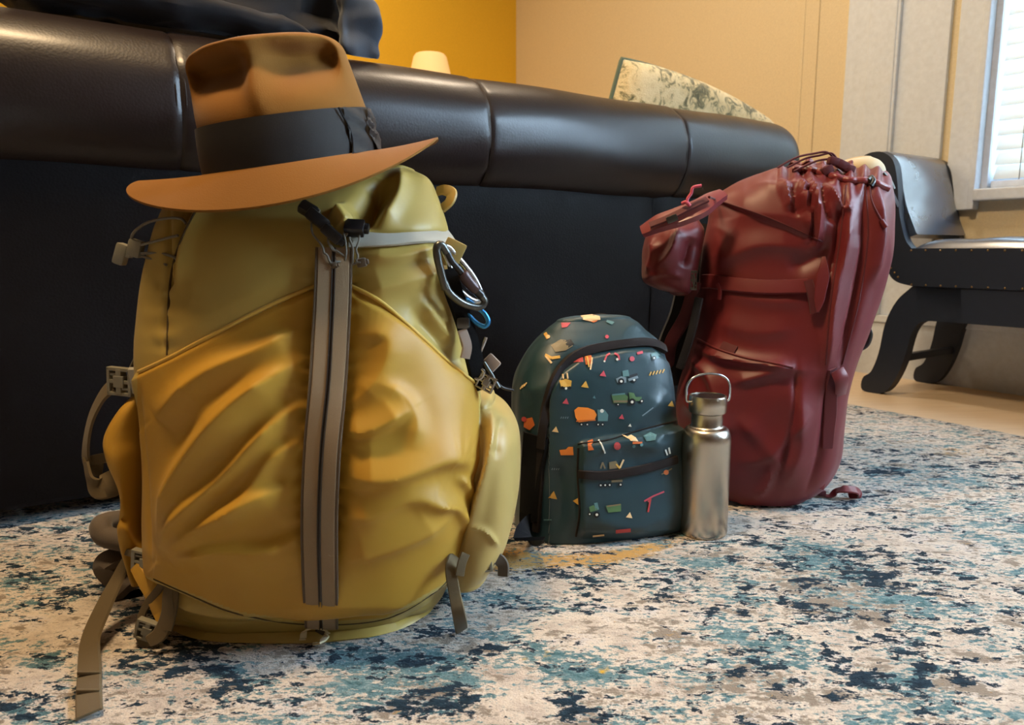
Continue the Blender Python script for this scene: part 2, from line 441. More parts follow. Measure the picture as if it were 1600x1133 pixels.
# baseboards, trims
def base(name, *vfs): return struct(name, merge(*vfs), 'white', 'tall white baseboard with a stepped cap')
base('baseboard_right', rbox(UW-0.018, UW, V0, V1, -0.008, 0.175), rbox(UW-0.026, UW, V0, V1, 0.175, 0.20, 0.004), rbox(UW-0.012, UW, V0, V1, 0.20, 0.24, 0.003))
base('baseboard_back', rbox(U0, UW, V1-0.018, V1, -0.008, 0.20), rbox(U0, UW, V1-0.026, V1, 0.20, 0.225, 0.004))
struct('trim_1', merge(rbox(UW-0.022, UW, 1.49, 1.575, 0.2, ZC, 0.003), rbox(UW-0.034, UW, 1.396, 1.492, 0.2, ZC, 0.006)), 'white', 'white moulded casing beside the window')
struct('trim_2', merge(rbox(UW-0.016, UW, 1.235, 1.394, 0.2, ZC, 0.003), rbox(UW-0.03, UW, 1.388, 1.404, 0.2, ZC, 0.004)), 'white', 'wide flat white board of the window surround')
struct('trim_3', merge(rbox(UW-0.028, UW, 1.117, 1.203, 0.54, WZ1+0.09, 0.004), rbox(UW-0.04, UW, 1.112, 1.132, 0.54, WZ1+0.09, 0.004)), 'white', 'inner white window casing')
struct('trim_4', merge(rbox(UW-0.005, UW, 1.70, 1.77, 0.24, ZC, 0.002), rbox(UW-0.008, UW, 1.755, 1.775, 0.24, ZC, 0.003)), 'wall_beige', 'beige painted vertical moulding')
for i, (a, b) in enumerate(openings):
    w = thing('window_%d' % (i+1), None, None, R(UW+0.06, (a+b)/2, WZ0)); w['kind'] = 'structure'
    mk('window_frame', *merge(rbox(UW-0.002, UW+0.115, a, a+0.045, WZ0, WZ1), rbox(UW-0.002, UW+0.115, b-0.02, b, WZ0, WZ1), rbox(UW+0.05, UW+0.11, a, b, WZ0, WZ0+0.05), rbox(UW+0.05, UW+0.11, a, b, WZ1-0.05, WZ1), rbox(UW+0.07, UW+0.10, a, b, 1.36, 1.41)), 'white', w, smooth=False)
    mk('window_sill', *rbox(UW-0.045, UW+0.115, a-0.03, b+0.03 if i == 0 else b, WZ0-0.035, WZ0, 0.005), 'white', w, smooth=False)
    for z0, z1 in ((WZ0+0.05, 1.36), (1.41, WZ1-0.05)):
        mk('pane', *rbox(UW+0.083, UW+0.087, a+0.045, b-0.02, z0, z1), 'glass', w, smooth=False)
    if i == 0: struct('trim_5', rbox(UW-0.028, UW, a-0.10, a-0.03, 0.54, WZ1+0.09, 0.004), 'white'); struct('trim_6', rbox(UW-0.028, UW, b+0.03, b+0.10, 0.54, WZ1+0.09, 0.004), 'white')

# window blind: slats, cords, rails
a, b = openings[1]
bl = thing('window_blind', 'white horizontal slat blind closed over the window at right', 'blind', R(UW+0.03, (a+b)/2, WZ0))
mk('bottom_rail', *rbox(UW+0.008, UW+0.05, a+0.05, b-0.025, WZ0+0.004, WZ0+0.024, 0.004), 'white', bl)
mk('head_rail', *rbox(UW+0.002, UW+0.055, a+0.05, b-0.025, WZ1-0.06, WZ1-0.01, 0.004), 'white', bl)
def slat_vf(z):
    V = []; m = 9
    for e in (a+0.05, b-0.028):
        for sgn in (0, 1):
            for j in range(m):
                x = -1+2*j/(m-1); ang = math.radians(62); w = 0.025*x; cur = 0.0035*(1-x*x)+0.0022*sgn
                V.append(tuple(R(UW+0.029+w*math.cos(ang)-cur*math.sin(ang), e, z+w*math.sin(ang)+cur*math.cos(ang))))
    q = 2*m; Fc = []
    for j in range(m-1):
        Fc += [(j, j+1, q+j+1, q+j), (m+j, q+m+j, q+m+j+1, m+j+1)]
    Fc += [(0, q, q+m, m), (m-1, 2*m-1, q+2*m-1, q+m-1)]
    return np.array(V), Fc
z = WZ0+0.05; first = None
while z < WZ1-0.07:
    if first is None: first = mk('slat', *slat_vf(z), 'slat', bl); z_first = z
    else:
        c = first.copy(); COL.objects.link(c); c.location = (0, 0, z-z_first)
    z += 0.0425
for vv in (b-0.10, a+0.14):
    mk('ladder_cord', *tube([R(UW+0.012, vv, WZ0+0.02), R(UW+0.012, vv, WZ1-0.03)], 0.0012, 6), 'cord', bl)

# ================================================================ RUG
UE = 1.88
RU0, RU1, RV0, RV1 = -1.5, UE, -1.6, 2.0
# pattern patches measured in the photograph: (kind, x, y, rx, ry, angle, strength)
PAT = [('n', 30, 1090, 60, 18, 8, 1), ('n', 70, 940, 40, 12, -10, .9), ('n', 95, 1000, 55, 20, 5, .8), ('n', 250, 1040, 60, 22, -20, 1), ('n', 330, 1040, 40, 26, 0, 1), ('n', 300, 1090, 120, 12, -14, 1),
       ('n', 40, 905, 50, 12, 0, .7), ('n', 130, 880, 60, 10, 10, .7), ('n', 400, 1075, 40, 14, 0, .7), ('n', 560, 1050, 50, 16, 10, .6), ('t', 600, 1060, 70, 40, 0, .8),
       ('c', 60, 975, 55, 20, 10, 1), ('c', 130, 985, 45, 32, 10, 1), ('c', 30, 1060, 60, 14, 0, .8), ('c', 180, 1115, 60, 16, -5, .8), ('c', 440, 1110, 50, 20, 0, .6),
       ('n', 725, 1105, 60, 26, 0, 1), ('t', 700, 1060, 70, 30, 0, .9), ('t', 850, 1030, 90, 26, 10, .8), ('n', 870, 1060, 40, 16, 20, .9), ('n', 745, 1040, 50, 14, 15, .7), ('n', 890, 1110, 40, 26, 0, .9), ('n', 740, 1010, 40, 18, 30, .6),
       ('c', 810, 1085, 52, 40, -8, 1.3), ('c', 960, 980, 110, 36, -4, 1.1), ('g', 815, 870, 120, 12, 4, 1.2), ('g', 990, 862, 75, 10, -12, 1.2), ('n', 820, 845, 90, 8, 4, .9), ('n', 970, 876, 90, 5, -10, .9),
       ('g', 780, 880, 50, 14, 0, 1), ('n', 900, 890, 50, 5, 5, .8), ('n', 905, 915, 22, 8, 30, .9), ('n', 900, 955, 20, 6, 0, .8), ('n', 810, 935, 50, 7, 10, .8), ('t', 830, 945, 60, 12, 10, .7),
       ('n', 1050, 945, 50, 10, 15, .8), ('n', 1110, 950, 60, 7, 12, .8), ('t', 1100, 875, 40, 14, -5, .7), ('n', 1100, 905, 26, 12, 20, .9), ('n', 1160, 905, 10, 40, -14, .9), ('n', 1160, 945, 20, 16, 0, .8),
       ('n', 1140, 1015, 40, 18, 10, 1), ('t', 1160, 1010, 60, 30, 10, .9), ('n', 1200, 1050, 14, 50, -28, 1), ('c', 1080, 1010, 60, 20, 0, .8), ('a', 1050, 1000, 50, 20, 10, .8), ('a', 1110, 1070, 50, 14, -10, .7),
       ('n', 1085, 1102, 20, 12, 0, 1), ('n', 1040, 1128, 30, 10, 0, .9), ('a', 1300, 940, 90, 26, 15, .7), ('t', 1300, 880, 80, 24, 15, .9), ('n', 1240, 900, 60, 8, 15, .7), ('n', 1370, 910, 60, 12, 15, .8), ('t', 1390, 940, 60, 20, 10, .8), ('n', 1390, 870, 8, 30, -12, .9),
       ('t', 1450, 740, 90, 14, 6, .6), ('n', 1380, 738, 60, 5, 6, .6), ('n', 1540, 762, 60, 7, 6, .6), ('t', 1260, 870, 50, 20, 10, .7), ('n', 1310, 1085, 30, 20, -10, .9), ('n', 1350, 1060, 50, 8, -30, .9), ('n', 1470, 1050, 90, 12, 18, .9), ('t', 1440, 1080, 70, 34, 20, .9), ('n', 1430, 1100, 60, 10, 30, .8),
       ('c', 1560, 1080, 60, 24, 0, .9), ('c', 1230, 1100, 60, 30, 0, .6), ('a', 1220, 1080, 60, 30, 20, .5), ('g', 1500, 705, 90, 10, 6, .5), ('c', 1420, 665, 60, 10, 6, .6), ('a', 950, 1130, 40, 20, 0, .6),
       ('c', 1250, 820, 80, 20, 0, .7), ('c', 1450, 850, 100, 18, 8, .7), ('n', 1530, 990, 50, 10, 15, .7), ('n', 1590, 960, 20, 14, 0, .6), ('y', 855, 1022, 8, 9, 0, 1.4), ('y', 943, 1047, 14, 7, 0, 1.4), ('y', 815, 1030, 18, 12, 0, .9), ('t', 920, 1050, 60, 18, 0, .7),
       ('n', 660, 1040, 50, 10, 10, .7), ('t', 770, 985, 60, 14, 5, .5), ('n', 650, 985, 60, 9, 5, .8), ('n', 690, 1080, 40, 14, 0, .7)]
nu, nv = 420, 400
uu = np.linspace(RU0, RU1, nu); vv = np.linspace(RV0, RV1, nv)
GU, GV = np.meshgrid(uu, vv, indexing='ij')
RP = np.stack([GU*U.x+GV*W.x, GU*U.y+GV*W.y, np.zeros_like(GU)], -1)
vis = RP[..., 1] > 0.35
pu, pv = topx(np.where(vis[..., None], RP, np.array((0, 5.0, 0))))
chan = {k: np.zeros_like(GU) for k in 'ntcgay'}
for k, x, y, rx, ry, an, st in PAT:
    an = math.radians(an); dx, dy = pu-x, pv-y
    q = ((dx*math.cos(an)+dy*math.sin(an))/rx)**2+((-dx*math.sin(an)+dy*math.cos(an))/ry)**2
    chan[k] += np.where(vis, st*np.exp(-q*0.9), 0)
chan['n'] -= 0.9*chan['c']+0.5*chan['g']+0.5*chan['y']; chan['t'] -= 0.8*chan['c']+0.3*chan['g']
rug_v = [tuple(p) for p in (RP-np.array((0, 0, 0.0))).reshape(-1, 3)]
rf = []
for i in range(nu-1):
    for j in range(nv-1):
        q = i*nv+j; rf.append((q, q+nv, q+nv+1, q+1))
nb = len(rug_v); ring = [i*nv for i in range(nu)]+[(nu-1)*nv+j for j in range(1, nv)]+[i*nv+nv-1 for i in range(nu-2, -1, -1)]+[j for j in range(nv-2, 0, -1)]
for i in ring: x = rug_v[i]; rug_v.append((x[0], x[1], -0.0078))
for k in range(len(ring)): rf.append((ring[k], ring[(k+1) % len(ring)], nb+(k+1) % len(ring), nb+k))
rf.append(tuple(nb+k for k in range(len(ring)))[::-1])
def rug_mat():
    k = NT('distressed_rug_pile')
    at = k.n.new('ShaderNodeAttribute'); at.attribute_name = 'pat_a'; sa = k.n.new('ShaderNodeSeparateColor'); k.L(at.outputs['Color'], sa.inputs[0])
    at2 = k.n.new('ShaderNodeAttribute'); at2.attribute_name = 'pat_b'; sb = k.n.new('ShaderNodeSeparateColor'); k.L(at2.outputs['Color'], sb.inputs[0])
    dec = lambda o: k.math('MULTIPLY', k.math('SUBTRACT', o, 0.5), 4.0)
    N_, T_, A_ = [dec(sa.outputs[i]) for i in range(3)]; C_, G_, Y_ = [dec(sb.outputs[i]) for i in range(3)]
    m1 = k.map((1, 1.7, 1), (0, 0, math.radians(18)))
    fine = k.noise(52, 6, 0.74, m1, 0.2); mid = k.noise(13, 6, 0.72, m1, 0.3); big = k.noise(3.2, 3, 0.55)
    mv = k.n.new('ShaderNodeMapping'); mv.inputs['Location'].default_value = (7, 3, 1); mv.inputs['Scale'].default_value = (1, 2.0, 1); k.L(k.tc.outputs['Object'], mv.inputs[0])
    mid2 = k.noise(15, 6, 0.74, mv.outputs[0], 0.3); fine2 = k.noise(80, 5, 0.75, mv.outputs[0])
    ctr = lambda n: k.math('SUBTRACT', n, 0.5)
    sm = lambda x, lo, hi: k.ramp(x, [(lo, (0, 0, 0, 1)), (hi, (1, 1, 1, 1))])
    def sig(bias, wb, *terms):
        s = k.math('MULTIPLY', bias, wb)
        for n, w in terms: s = k.math('ADD', s, k.math('MULTIPLY', ctr(n), w))
        return k.math('ADD', s, 0.5, True)
    navy = sm(sig(N_, 0.15, (fine, 1.7), (mid, 1.35), (big, 0.4)), 0.60, 0.64)
    teal = sm(sig(T_, 0.19, (fine2, 1.4), (mid2, 1.5), (big, -0.3)), 0.535, 0.62)
    taup = sm(sig(A_, 0.26, (fine, -0.9), (mid2, -1.2)), 0.57, 0.65)
    gold = sm(sig(G_, 0.32, (fine2, 1.0), (mid, 0.6)), 0.60, 0.74)
    yel = sm(sig(Y_, 0.22, (fine, 0.5)), 0.66, 0.76)
    tealc = k.ramp(fine, [(0.35, S(48, 88, 98)), (0.5, S(104, 138, 144)), (0.62, S(156, 174, 176))])
    creamc = k.ramp(mid, [(0.3, S(182, 166, 154)), (0.5, S(228, 214, 198)), (0.7, S(212, 208, 212))])
    c = k.mix(taup, creamc, S(150, 138, 124)); c = k.mix(gold, c, S(206, 160, 92)); c = k.mix(teal, c, tealc)
    c = k.mix(yel, c, S(214, 170, 60))
    navc = k.ramp(fine2, [(0.35, S(12, 26, 42)), (0.65, S(38, 62, 78))]); c = k.mix(navy, c, navc)
    pile = k.noise(420, 3, 0.7); c = k.mix(0.35, c, k.ramp(pile, [(0.3, (0.35, 0.35, 0.35, 1)), (0.7, (1, 1, 1, 1))]), 'MULTIPLY')
    hh = k.math('ADD', pile, k.math('MULTIPLY', fine, 1.5)); k.bump(hh, 0.9, 0.003)
    return k.set(Base_Color=c, Roughness=1.0, Sheen_Weight=0.05, Specular_IOR_Level=0.1)
M['rug'] = rug_mat()
rug = mk('area_rug', rug_v, rf, 'rug')
tag(rug, 'large distressed rug in cream, navy and teal under all the bags', 'rug')
for nm, ks in (('pat_a', 'nta'), ('pat_b', 'cgy')):
    at = rug.data.attributes.new(nm, 'FLOAT_COLOR', 'POINT'); arr = np.full((len(rug_v), 4), 0.5, np.float32)
    for i, kk in enumerate(ks): arr[:nu*nv, i] = np.clip(chan[kk].reshape(-1)/4+0.5, 0, 1)
    at.data.foreach_set('color', arr.reshape(-1))

# ================================================================ SOFA (seen from behind)
sofa = thing('sofa', 'long dark brown leather sofa seen from behind', 'sofa', R(0.4, 1.75, 0))
seams = [-0.88, -0.32, 0.24, 0.803, 1.356, 1.835]
VC, ZCn, RV, RZ = 1.40, 0.647, 0.14, 0.124
def roll_pt(u, th, k=1.0): return R(u, VC+RV*k*math.cos(th), ZCn+RZ*k*math.sin(th))
def roll_panel(u0, u1, endcap):
    n, m = 110, 72; V = []
    wr = np.random.default_rng(int(abs(u0)*100)+3); ph = wr.uniform(0, 6, 6)
    for i in range(n):
        s = i/(n-1); uu_ = u0+(u1-u0)*s; dl = min(s, 1-s if not endcap else 9)*(u1-u0)
        k = 1-0.020*math.exp(-(dl/0.004)**1.2)-0.002*math.exp(-(dl/0.03))
        if endcap and s > 0.8: q = (s-0.8)/0.2; k *= math.sqrt(max(1-q**3.2*0.93, 0.02)); 
        for j in range(m):
            th = 2*PI*j/m; e = 2.3
            wv = 0.0016*math.sin(9*s+ph[0])*math.sin(2*th+ph[1])+0.0010*math.exp(-dl/0.04)*math.sin(14*th+ph[2])
            cx = math.copysign(abs(math.cos(th))**(2/e), math.cos(th)); cz = math.copysign(abs(math.sin(th))**(2/e), math.sin(th))
            V.append(tuple(R(uu_, VC+(RV*k+wv)*cx, ZCn+(RZ*k+wv)*cz)))
    return np.array(V), grid_faces(n, m)+[tuple(range(m)), tuple((n-1)*m+j for j in range(m))]
rolls = []
for a, b in zip(seams[:-1], seams[1:]):
    vf = roll_panel(a, b, b == seams[-1]); rolls.append(vf)
    mk('back_roll', *vf, 'leather', sofa)
for s in seams[1:-1]:
    for dsp in (-0.007, 0.007):
        pts = [roll_pt(s+dsp, PI+0.9-2.6*i/40, 0.985) for i in range(41)]
        mk('seam_stitching', *tube(pts, 0.0016, 6), 'leather', sofa)
pseams = [-0.92, -0.25, 0.52, 1.295, 1.80]
for a, b in zip(pseams[:-1], pseams[1:]):
    n, m = 24, 16; V = []
    for i in range(n):
        for j in range(m):
            s, t = i/(n-1), j/(m-1); e = min(s, 1-s)*(b-a); f = min(t, 1-t)*0.5
            bul = 0.012*(1-math.exp(-e/0.02))*(1-math.exp(-f/0.02))
            V.append(tuple(R(a+(b-a)*s, 1.315-bul+0.003*math.sin(5*s+9*t), 0.03+0.53*t)))
    Fc = [(i*m+j, (i+1)*m+j, (i+1)*m+j+1, i*m+j+1) for i in range(n-1) for j in range(m-1)]
    mk('back_panel', *merge((np.array(V), Fc), rbox(a+0.001, b-0.001, 1.316, 1.40, 0.03, 0.54)), 'panel_leather', sofa)
mk('seat_base', *rbox(-0.9, 1.78, 1.401, 2.18, 0.05, 0.26, 0.02), 'leather', sofa)
mk('back_cushion_frame', *rbox(-0.9, 1.78, 1.401, 1.55, 0.26, 0.60, 0.02), 'leather', sofa)
for a, b in ((-0.70, 0.44), (0.45, 1.59)): mk('seat_cushion', *rbox(a, b, 1.56, 2.16, 0.262, 0.40, 0.04), 'leather', sofa)
for a, b in ((-0.92, -0.71), (1.60, 1.81)): mk('arm', *rbox(a, b, 1.56, 2.20, 0.05, 0.56, 0.06), 'leather', sofa)
for u_, v_ in ((-0.85, 1.36), (1.74, 1.36), (-0.85, 2.1), (1.74, 2.1)): mk('leg', *lathe([(0.02, 0), (0.024, 0.02), (0.028, 0.055)], R(u_, v_, 0.0), 16), 'black_plastic', sofa)

# lamp beyond the sofa
lp = R(1.70, 3.2, 0); lamp = thing('floor_lamp', 'lamp with a cream shade against the mustard wall', 'lamp', (lp.x, lp.y, -0.008))
mk('base', *lathe([(0.13, -0.008), (0.13, 0.01), (0.10, 0.022), (0.015, 0.03)], lp), 'dark_alu', lamp)
mk('pole', *lathe([(0.011, 0.02), (0.011, 1.16)], lp, 20), 'dark_alu', lamp)
mk('lamp_shade', *lathe([(0.135, 1.06), (0.077, 1.300), (0.068, 1.312), (0.066, 1.306), (0.13, 1.065)], lp), 'shade', lamp)

# pillow leaning behind the roll
pc = [np.array(onplane(x, y, R(0, 1.60), W)) for x, y in ((972, 92), (1213, 200), (1190, 300), (935, 230))]
pil_c = Vector(sum(pc)/4)
def pillow():
    n = 40; V = []; nrm = -np.array(W)
    for sgn in (1, -1):
        for i in range(n):
            for j in range(n):
                s, t = i/(n-1), j/(n-1); x, y = 2*s-1, 2*t-1
                p = pc[0]*(1-s)*(1-t)+pc[1]*s*(1-t)+pc[2]*s*t+pc[3]*(1-s)*t
                bow = 0.022*(1-x*x)*(1-y)/2+0.02*max(0, x)**2*(1-y)/2*0
                p = p+np.array((0, 0, 1))*bow*1.3
                th = 0.062*max((1-x**6)*(1-y**6), 0)**0.55
                V.append(p+nrm*sgn*th)
    V = np.array(V); V[:n*n] += 0.0
    Fc = [(i*n+j, (i+1)*n+j, (i+1)*n+j+1, i*n+j+1) for i in range(n-1) for j in range(n-1)]
    g = n*n; F2 = [(q[3]+g, q[2]+g, q[1]+g, q[0]+g) for q in Fc]
    edge = [0*n+j for j in range(n)]+[i*n+n-1 for i in range(1, n)]+[(n-1)*n+j for j in range(n-2, -1, -1)]+[i*n for i in range(n-2, 0, -1)]
    return V, Fc, F2, edge, g
pV, pF, pF2, pE, pg = pillow()
pw = thing('throw_pillow', 'cream and olive floral throw pillow peeking over the sofa roll', 'pillow', tuple(pil_c))
mk('front_cover', pV[:pg], pF, 'pillow', pw); mk('back_cover', pV[pg:], [tuple(i-pg for i in f) for f in pF2], 'pillow_edge', pw)
mk('piping', *tube([pV[i]+np.array(W)*0.002 for i in pE], 0.0065, 8, closed=True), 'pillow_edge', pw)

# clothes heaped on the roll at upper left
def heap(name, cu, cv, cz, ru, rv, rz, mat, seed, parent, amp=0.02, e=2.4, slope=0.0):
    n, m = 70, 110; G = np.zeros((n, m, 3))
    for i in range(n):
        ph = -PI/2+PI*i/(n-1)
        for j in range(m):
            th = 2*PI*j/m; c = max(math.cos(ph), 0.001)**(2/e); f = lambda x: math.copysign(abs(x)**(2/e), x)
            G[i, j] = R(cu+ru*c*f(math.cos(th)), cv+rv*c*f(math.sin(th)), cz+rz*f(math.sin(ph))+slope*ru*c*f(math.cos(th)))
    du = np.roll(G, -1, 1)-np.roll(G, 1, 1); dv = np.gradient(G, axis=0); N = np.cross(du, dv); N /= np.linalg.norm(N, axis=2, keepdims=True)+1e-9
    w = wob(G*np.array((1, 1, 1.6)), 3.5, seed, 3); w = -np.abs(w)**0.8
    G = G+N*(amp*w)[..., None]
    L0 = np.array(R(0, VC, ZCn)); dv_ = (G-L0)@np.array(W); dz_ = G[..., 2]-ZCn
    q = (np.abs(dv_/(RV+.008))**2.3+np.abs(dz_/(RZ+.008))**2.3)**(1/2.3)
    k = np.where((q < 1) & (q > 0.05), 1/np.maximum(q, .05), 1.0)
    G = G+(dv_*(k-1))[..., None]*np.array(W); G[..., 2] += dz_*(k-1)
    return mk(name, *gmesh(G), mat, parent)
jk = thing('jacket', 'black jacket heaped over the sofa roll behind the hat', 'jacket', tuple(R(0.35, 1.42, 0.745)))
heap('jacket_body', 0.29, 1.45, 0.865, 0.285, 0.10, 0.100, 'blackcloth', 5, jk, 0.026, 4.5, -0.03)
heap('sleeve', 0.28, 1.375, 0.805, 0.22, 0.06, 0.030, 'blackcloth', 8, jk, 0.016, 2.4, -0.03)
jn = thing('folded_jeans', 'grey blue denim folded beside the black jacket on the sofa roll', 'jeans', tuple(R(0.58, 1.42, 0.745)))
heap('folded_leg', 0.562, 1.335, 0.815, 0.052, 0.034, 0.076, 'denim', 12, jn, 0.020, 2.6, -0.25)

# ================================================================ YELLOW HIKING PACK
YC = 0.86
def buckle(c, ax, az, w, h, t=0.007, mat='buckle', parent=None, name='buckle', holes=True):
    """side-release buckle: body with two spring windows, centre rib, strap bar"""
    ax = Vector(ax).normalized(); az = Vector(az).normalized(); n = ax.cross(az); c = Vector(c)
    P = []
    def b(x, z, sx, sz, d=1.0, o=0.0): P.append(box(c+ax*x*w+az*z*h+n*o*t, ax, n, az, sx*w, t*d, sz*h, 0.0008))
    b(-.44, 0, .12, 1); b(.44, 0, .12, 1); b(0, .44, 1, .13); b(0, -.44, 1, .13); b(0, 0, .22, .9, 1.1); b(0, 0.0, .9, .14, .9)
    b(-.25, .25, .3, .10, .7); b(.25, -.25, .3, .10, .7); b(0, 0, .42, .42, 1.2)
    return mk(name, *merge(*P), mat, parent, smooth=False)
def Y_disp(px, py, G, face):
    zipx = np.interp(py, [400, 450, 600, 800, 970], [521, 521, 513, 500, 503])
    d = 0
    low = np.clip((py-np.interp(px, [212, 230, 500, 545, 640, 745], [585, 578, 446, 450, 510, 598]))/10, 0, 1)     # below the diagonal piping
    d = d+0.006*low*np.clip((975-py)/30, 0, 1)
    Rg = [([(496, 505), (420, 545), (330, 585), (255, 650)], 26, .012, 1.7), ([(488, 560), (420, 600), (345, 665), (290, 750), (262, 850)], 26, .017, 1.6), ([(482, 625), (425, 670), (365, 735), (300, 800), (262, 860)], 17, .012, 1.5),
          ([(480, 680), (430, 715), (390, 770), (330, 820)], 17, .009, 1.6), ([(476, 750), (410, 770), (340, 805), (270, 865)], 22, .011, 1.7), ([(474, 830), (420, 850), (340, 850), (280, 868)], 18, .009, 1.8),
          ([(535, 590), (600, 610), (640, 650), (640, 690)], 20, -.0, 1), ([(545, 520), (600, 530), (590, 590), (540, 640)], 26, .007, 1.2), ([(585, 598), (622, 618), (643, 655), (636, 700)], 17, .005, .8),
          ([(530, 675), (580, 670), (635, 640)], 15, .009, 1.8), ([(528, 740), (600, 742), (690, 715), (735, 740)], 26, .012, 1.9), ([(527, 800), (570, 800), (640, 770), (700, 800)], 24, .008, 1.6),
          ([(528, 870), (620, 840), (700, 800)], 30, .010, 1.8), ([(660, 780), (700, 790), (728, 830)], 10, .006, 1.3), ([(700, 740), (725, 765), (735, 790)], 8, .005, 1.3),
          ([(505, 430), (420, 455), (320, 500), (250, 545)], 40, .005, 1.0), ([(560, 460), (640, 440), (700, 420)], 26, .008, 1.5), ([(560, 400), (620, 405), (690, 385)], 16, .006, 1.6),
          ([(640, 480), (700, 540), (738, 590)], 18, -.008, 1.0), ([(655, 470), (712, 540)], 9, .006, 1.0),
          ([(598, 275), (590, 310), (562, 352)], 17, -.022, 1.0), ([(625, 262), (618, 310), (588, 355)], 14, .010, 1.0), ([(520, 330), (535, 345), (545, 362)], 16, .012, 1.0),
          ([(255, 940), (330, 965), (420, 972)], 12, .007, 1.4), ([(300, 985), (480, 1000), (640, 960)], 16, -.006, 1.0),
          ([(268, 330), (262, 420), (258, 550)], 4, -.006, 1.0), ([(318, 305), (285, 370), (266, 450)], 5, -.012, 1.0), ([(330, 300), (296, 370), (278, 450)], 11, .006, 1.0)]
    for poly, w, h, sk in Rg:
        if h: d = d+ridge(px, py, poly, w, h*1.35, 0.15, 0.0, sk)
    # gathers along both sides of the zip
    dz = np.abs(px-zipx); on = np.clip((py-400)/40, 0, 1)*np.clip((880-py)/60, 0, 1)
    d = d+0.0028*np.sin(py/4.6+1.3*np.sin(py/31)+(px > zipx)*2)*np.exp(-np.maximum(dz-22, 0)/11)*on
    d = d-0.010*np.exp(-(np.maximum(dz-24, 0)/26)**1.0)*on*(dz > 12)+0.0
    # little puckers on the left side seam
    d = d+0.0016*np.sin(py/5.5)*np.exp(-np.abs(px-262)/14)*np.clip((py-400)/40, 0, 1)*np.clip((560-py)/20, 0, 1)
    # lap seam at the bottom panel, side seams
    lap = np.interp(px, [225, 290, 370, 480, 600, 690, 740], [900, 925, 957, 974, 966, 915, 870])
    d = d-0.012*np.clip((py-lap)/7, 0, 1)-0.006*np.exp(-np.abs(py-lap-3)/5)
    d = d+ridge(px, py, [(228, 600), (236, 720), (248, 880)], 3.5, -.004)
    d = d-0.006*np.exp(-np.abs(py-np.interp(px, [540, 700], [362, 366]))/5)*(px > 545)
    return d*face+0.0025*wob(G, 2.2, 3, 3)*(1-0.6*low)+0.002*rumple(G, 5.0, 9)*face
yrows = [(262, 430, 650, .85, .93), (276, 340, 672, .825, .94), (305, 274, 686, .795, .955), (350, 246, 700, .762, .965), (400, 230, 712, .745, .97), (450, 219, 719, .735, .975), (520, 212, 726, .722, .98),
         (570, 212, 738, .715, .985), (620, 222, 747, .708, .985), (700, 228, 749, .704, .985), (780, 228, 742, .708, .985), (850, 228, 722, .715, .98), (900, 236, 702, .722, .97), (926, 252, 686, .735, .965)]
yp = thing('hiking_backpack', 'large mustard yellow hiking backpack standing under the brown hat', 'backpack', (float(onfloor(450, 1010).x), YC, 0))
GY = bag(yrows, YC, n=330, m=520, ex=2.5, capt=0.008, capb=0.012, disp=Y_disp)
# split off the duller upper body, its khaki partly painted-in cool light
V, Fc = gmesh(GY)
SY = Surf((V, Fc))
qpx, qpy = topx(V); cap_f = Fc[-2:]; qf = Fc[:-2]
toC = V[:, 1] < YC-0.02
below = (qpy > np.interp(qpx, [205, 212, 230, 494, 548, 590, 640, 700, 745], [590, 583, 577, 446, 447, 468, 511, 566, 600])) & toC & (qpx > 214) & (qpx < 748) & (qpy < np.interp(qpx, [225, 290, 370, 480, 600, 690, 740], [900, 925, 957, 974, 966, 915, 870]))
def sub(faces):
    ids = sorted({i for f in faces for i in f}); ix = {a: b for b, a in enumerate(ids)}
    return V[ids], [tuple(ix[i] for i in f) for f in faces]
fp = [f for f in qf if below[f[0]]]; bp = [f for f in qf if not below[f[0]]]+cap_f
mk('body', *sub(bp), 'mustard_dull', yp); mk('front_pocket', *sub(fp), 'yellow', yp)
# side pockets
def pocket_disp(folds, seed, amp=0.0015):
    def f(px, py, G, face):
        d = 0
        for poly, w, h, sk in folds: d = d+ridge(px, py, poly, w, h, 0.1, 0.1, sk)
        return d*face+amp*wob(G, 3, seed, 3)
    return f
GL = bag([(600, 215, 300, .80, .93), (625, 185, 300, .785, .95), (660, 163, 300, .775, .96), (690, 168, 300, .77, .96), (740, 190, 300, .775, .96), (800, 187, 300, .775, .96), (850, 200, 300, .78, .95), (872, 206, 300, .785, .94)],
         YC, n=110, m=160, ex=2.3, capt=0.01, capb=0.01, disp=pocket_disp([([(232, 600), (238, 720), (246, 870)], 6, -.004, 1), ([(185, 800), (205, 850), (240, 865)], 8, .005, 1), ([(200, 870), (235, 845)], 6, .004, 1), ([(170, 790), (200, 820)], 8, -.006, 1)], 4))
VL = gmesh(GL); mk('side_pocket', *VL, 'yellow', yp)
GR = bag([(622, 735, 775, .80, .92), (640, 715, 797, .785, .94), (670, 715, 812, .775, .95), (710, 715, 815, .77, .955), (760, 710, 812, .77, .955), (810, 700, 802, .775, .95), (850, 690, 788, .78, .94), (880, 690, 765, .79, .93)],
         YC, n=130, m=180, ex=2.2, capt=0.012, capb=0.015, disp=pocket_disp([([(768, 640), (764, 700), (745, 790), (728, 860)], 7, .009, 1.4), ([(752, 640), (752, 690), (742, 760)], 9, -.010, 1), ([(735, 815), (760, 830), (778, 855)], 4, .005, 1), ([(785, 650), (772, 720)], 8, -.004, 1)], 6), fit=True)
VR = gmesh(GR); mk('side_pocket', *VR, 'khaki_cool_lit', yp)
SYA = Surf((V, Fc), VL, VR)
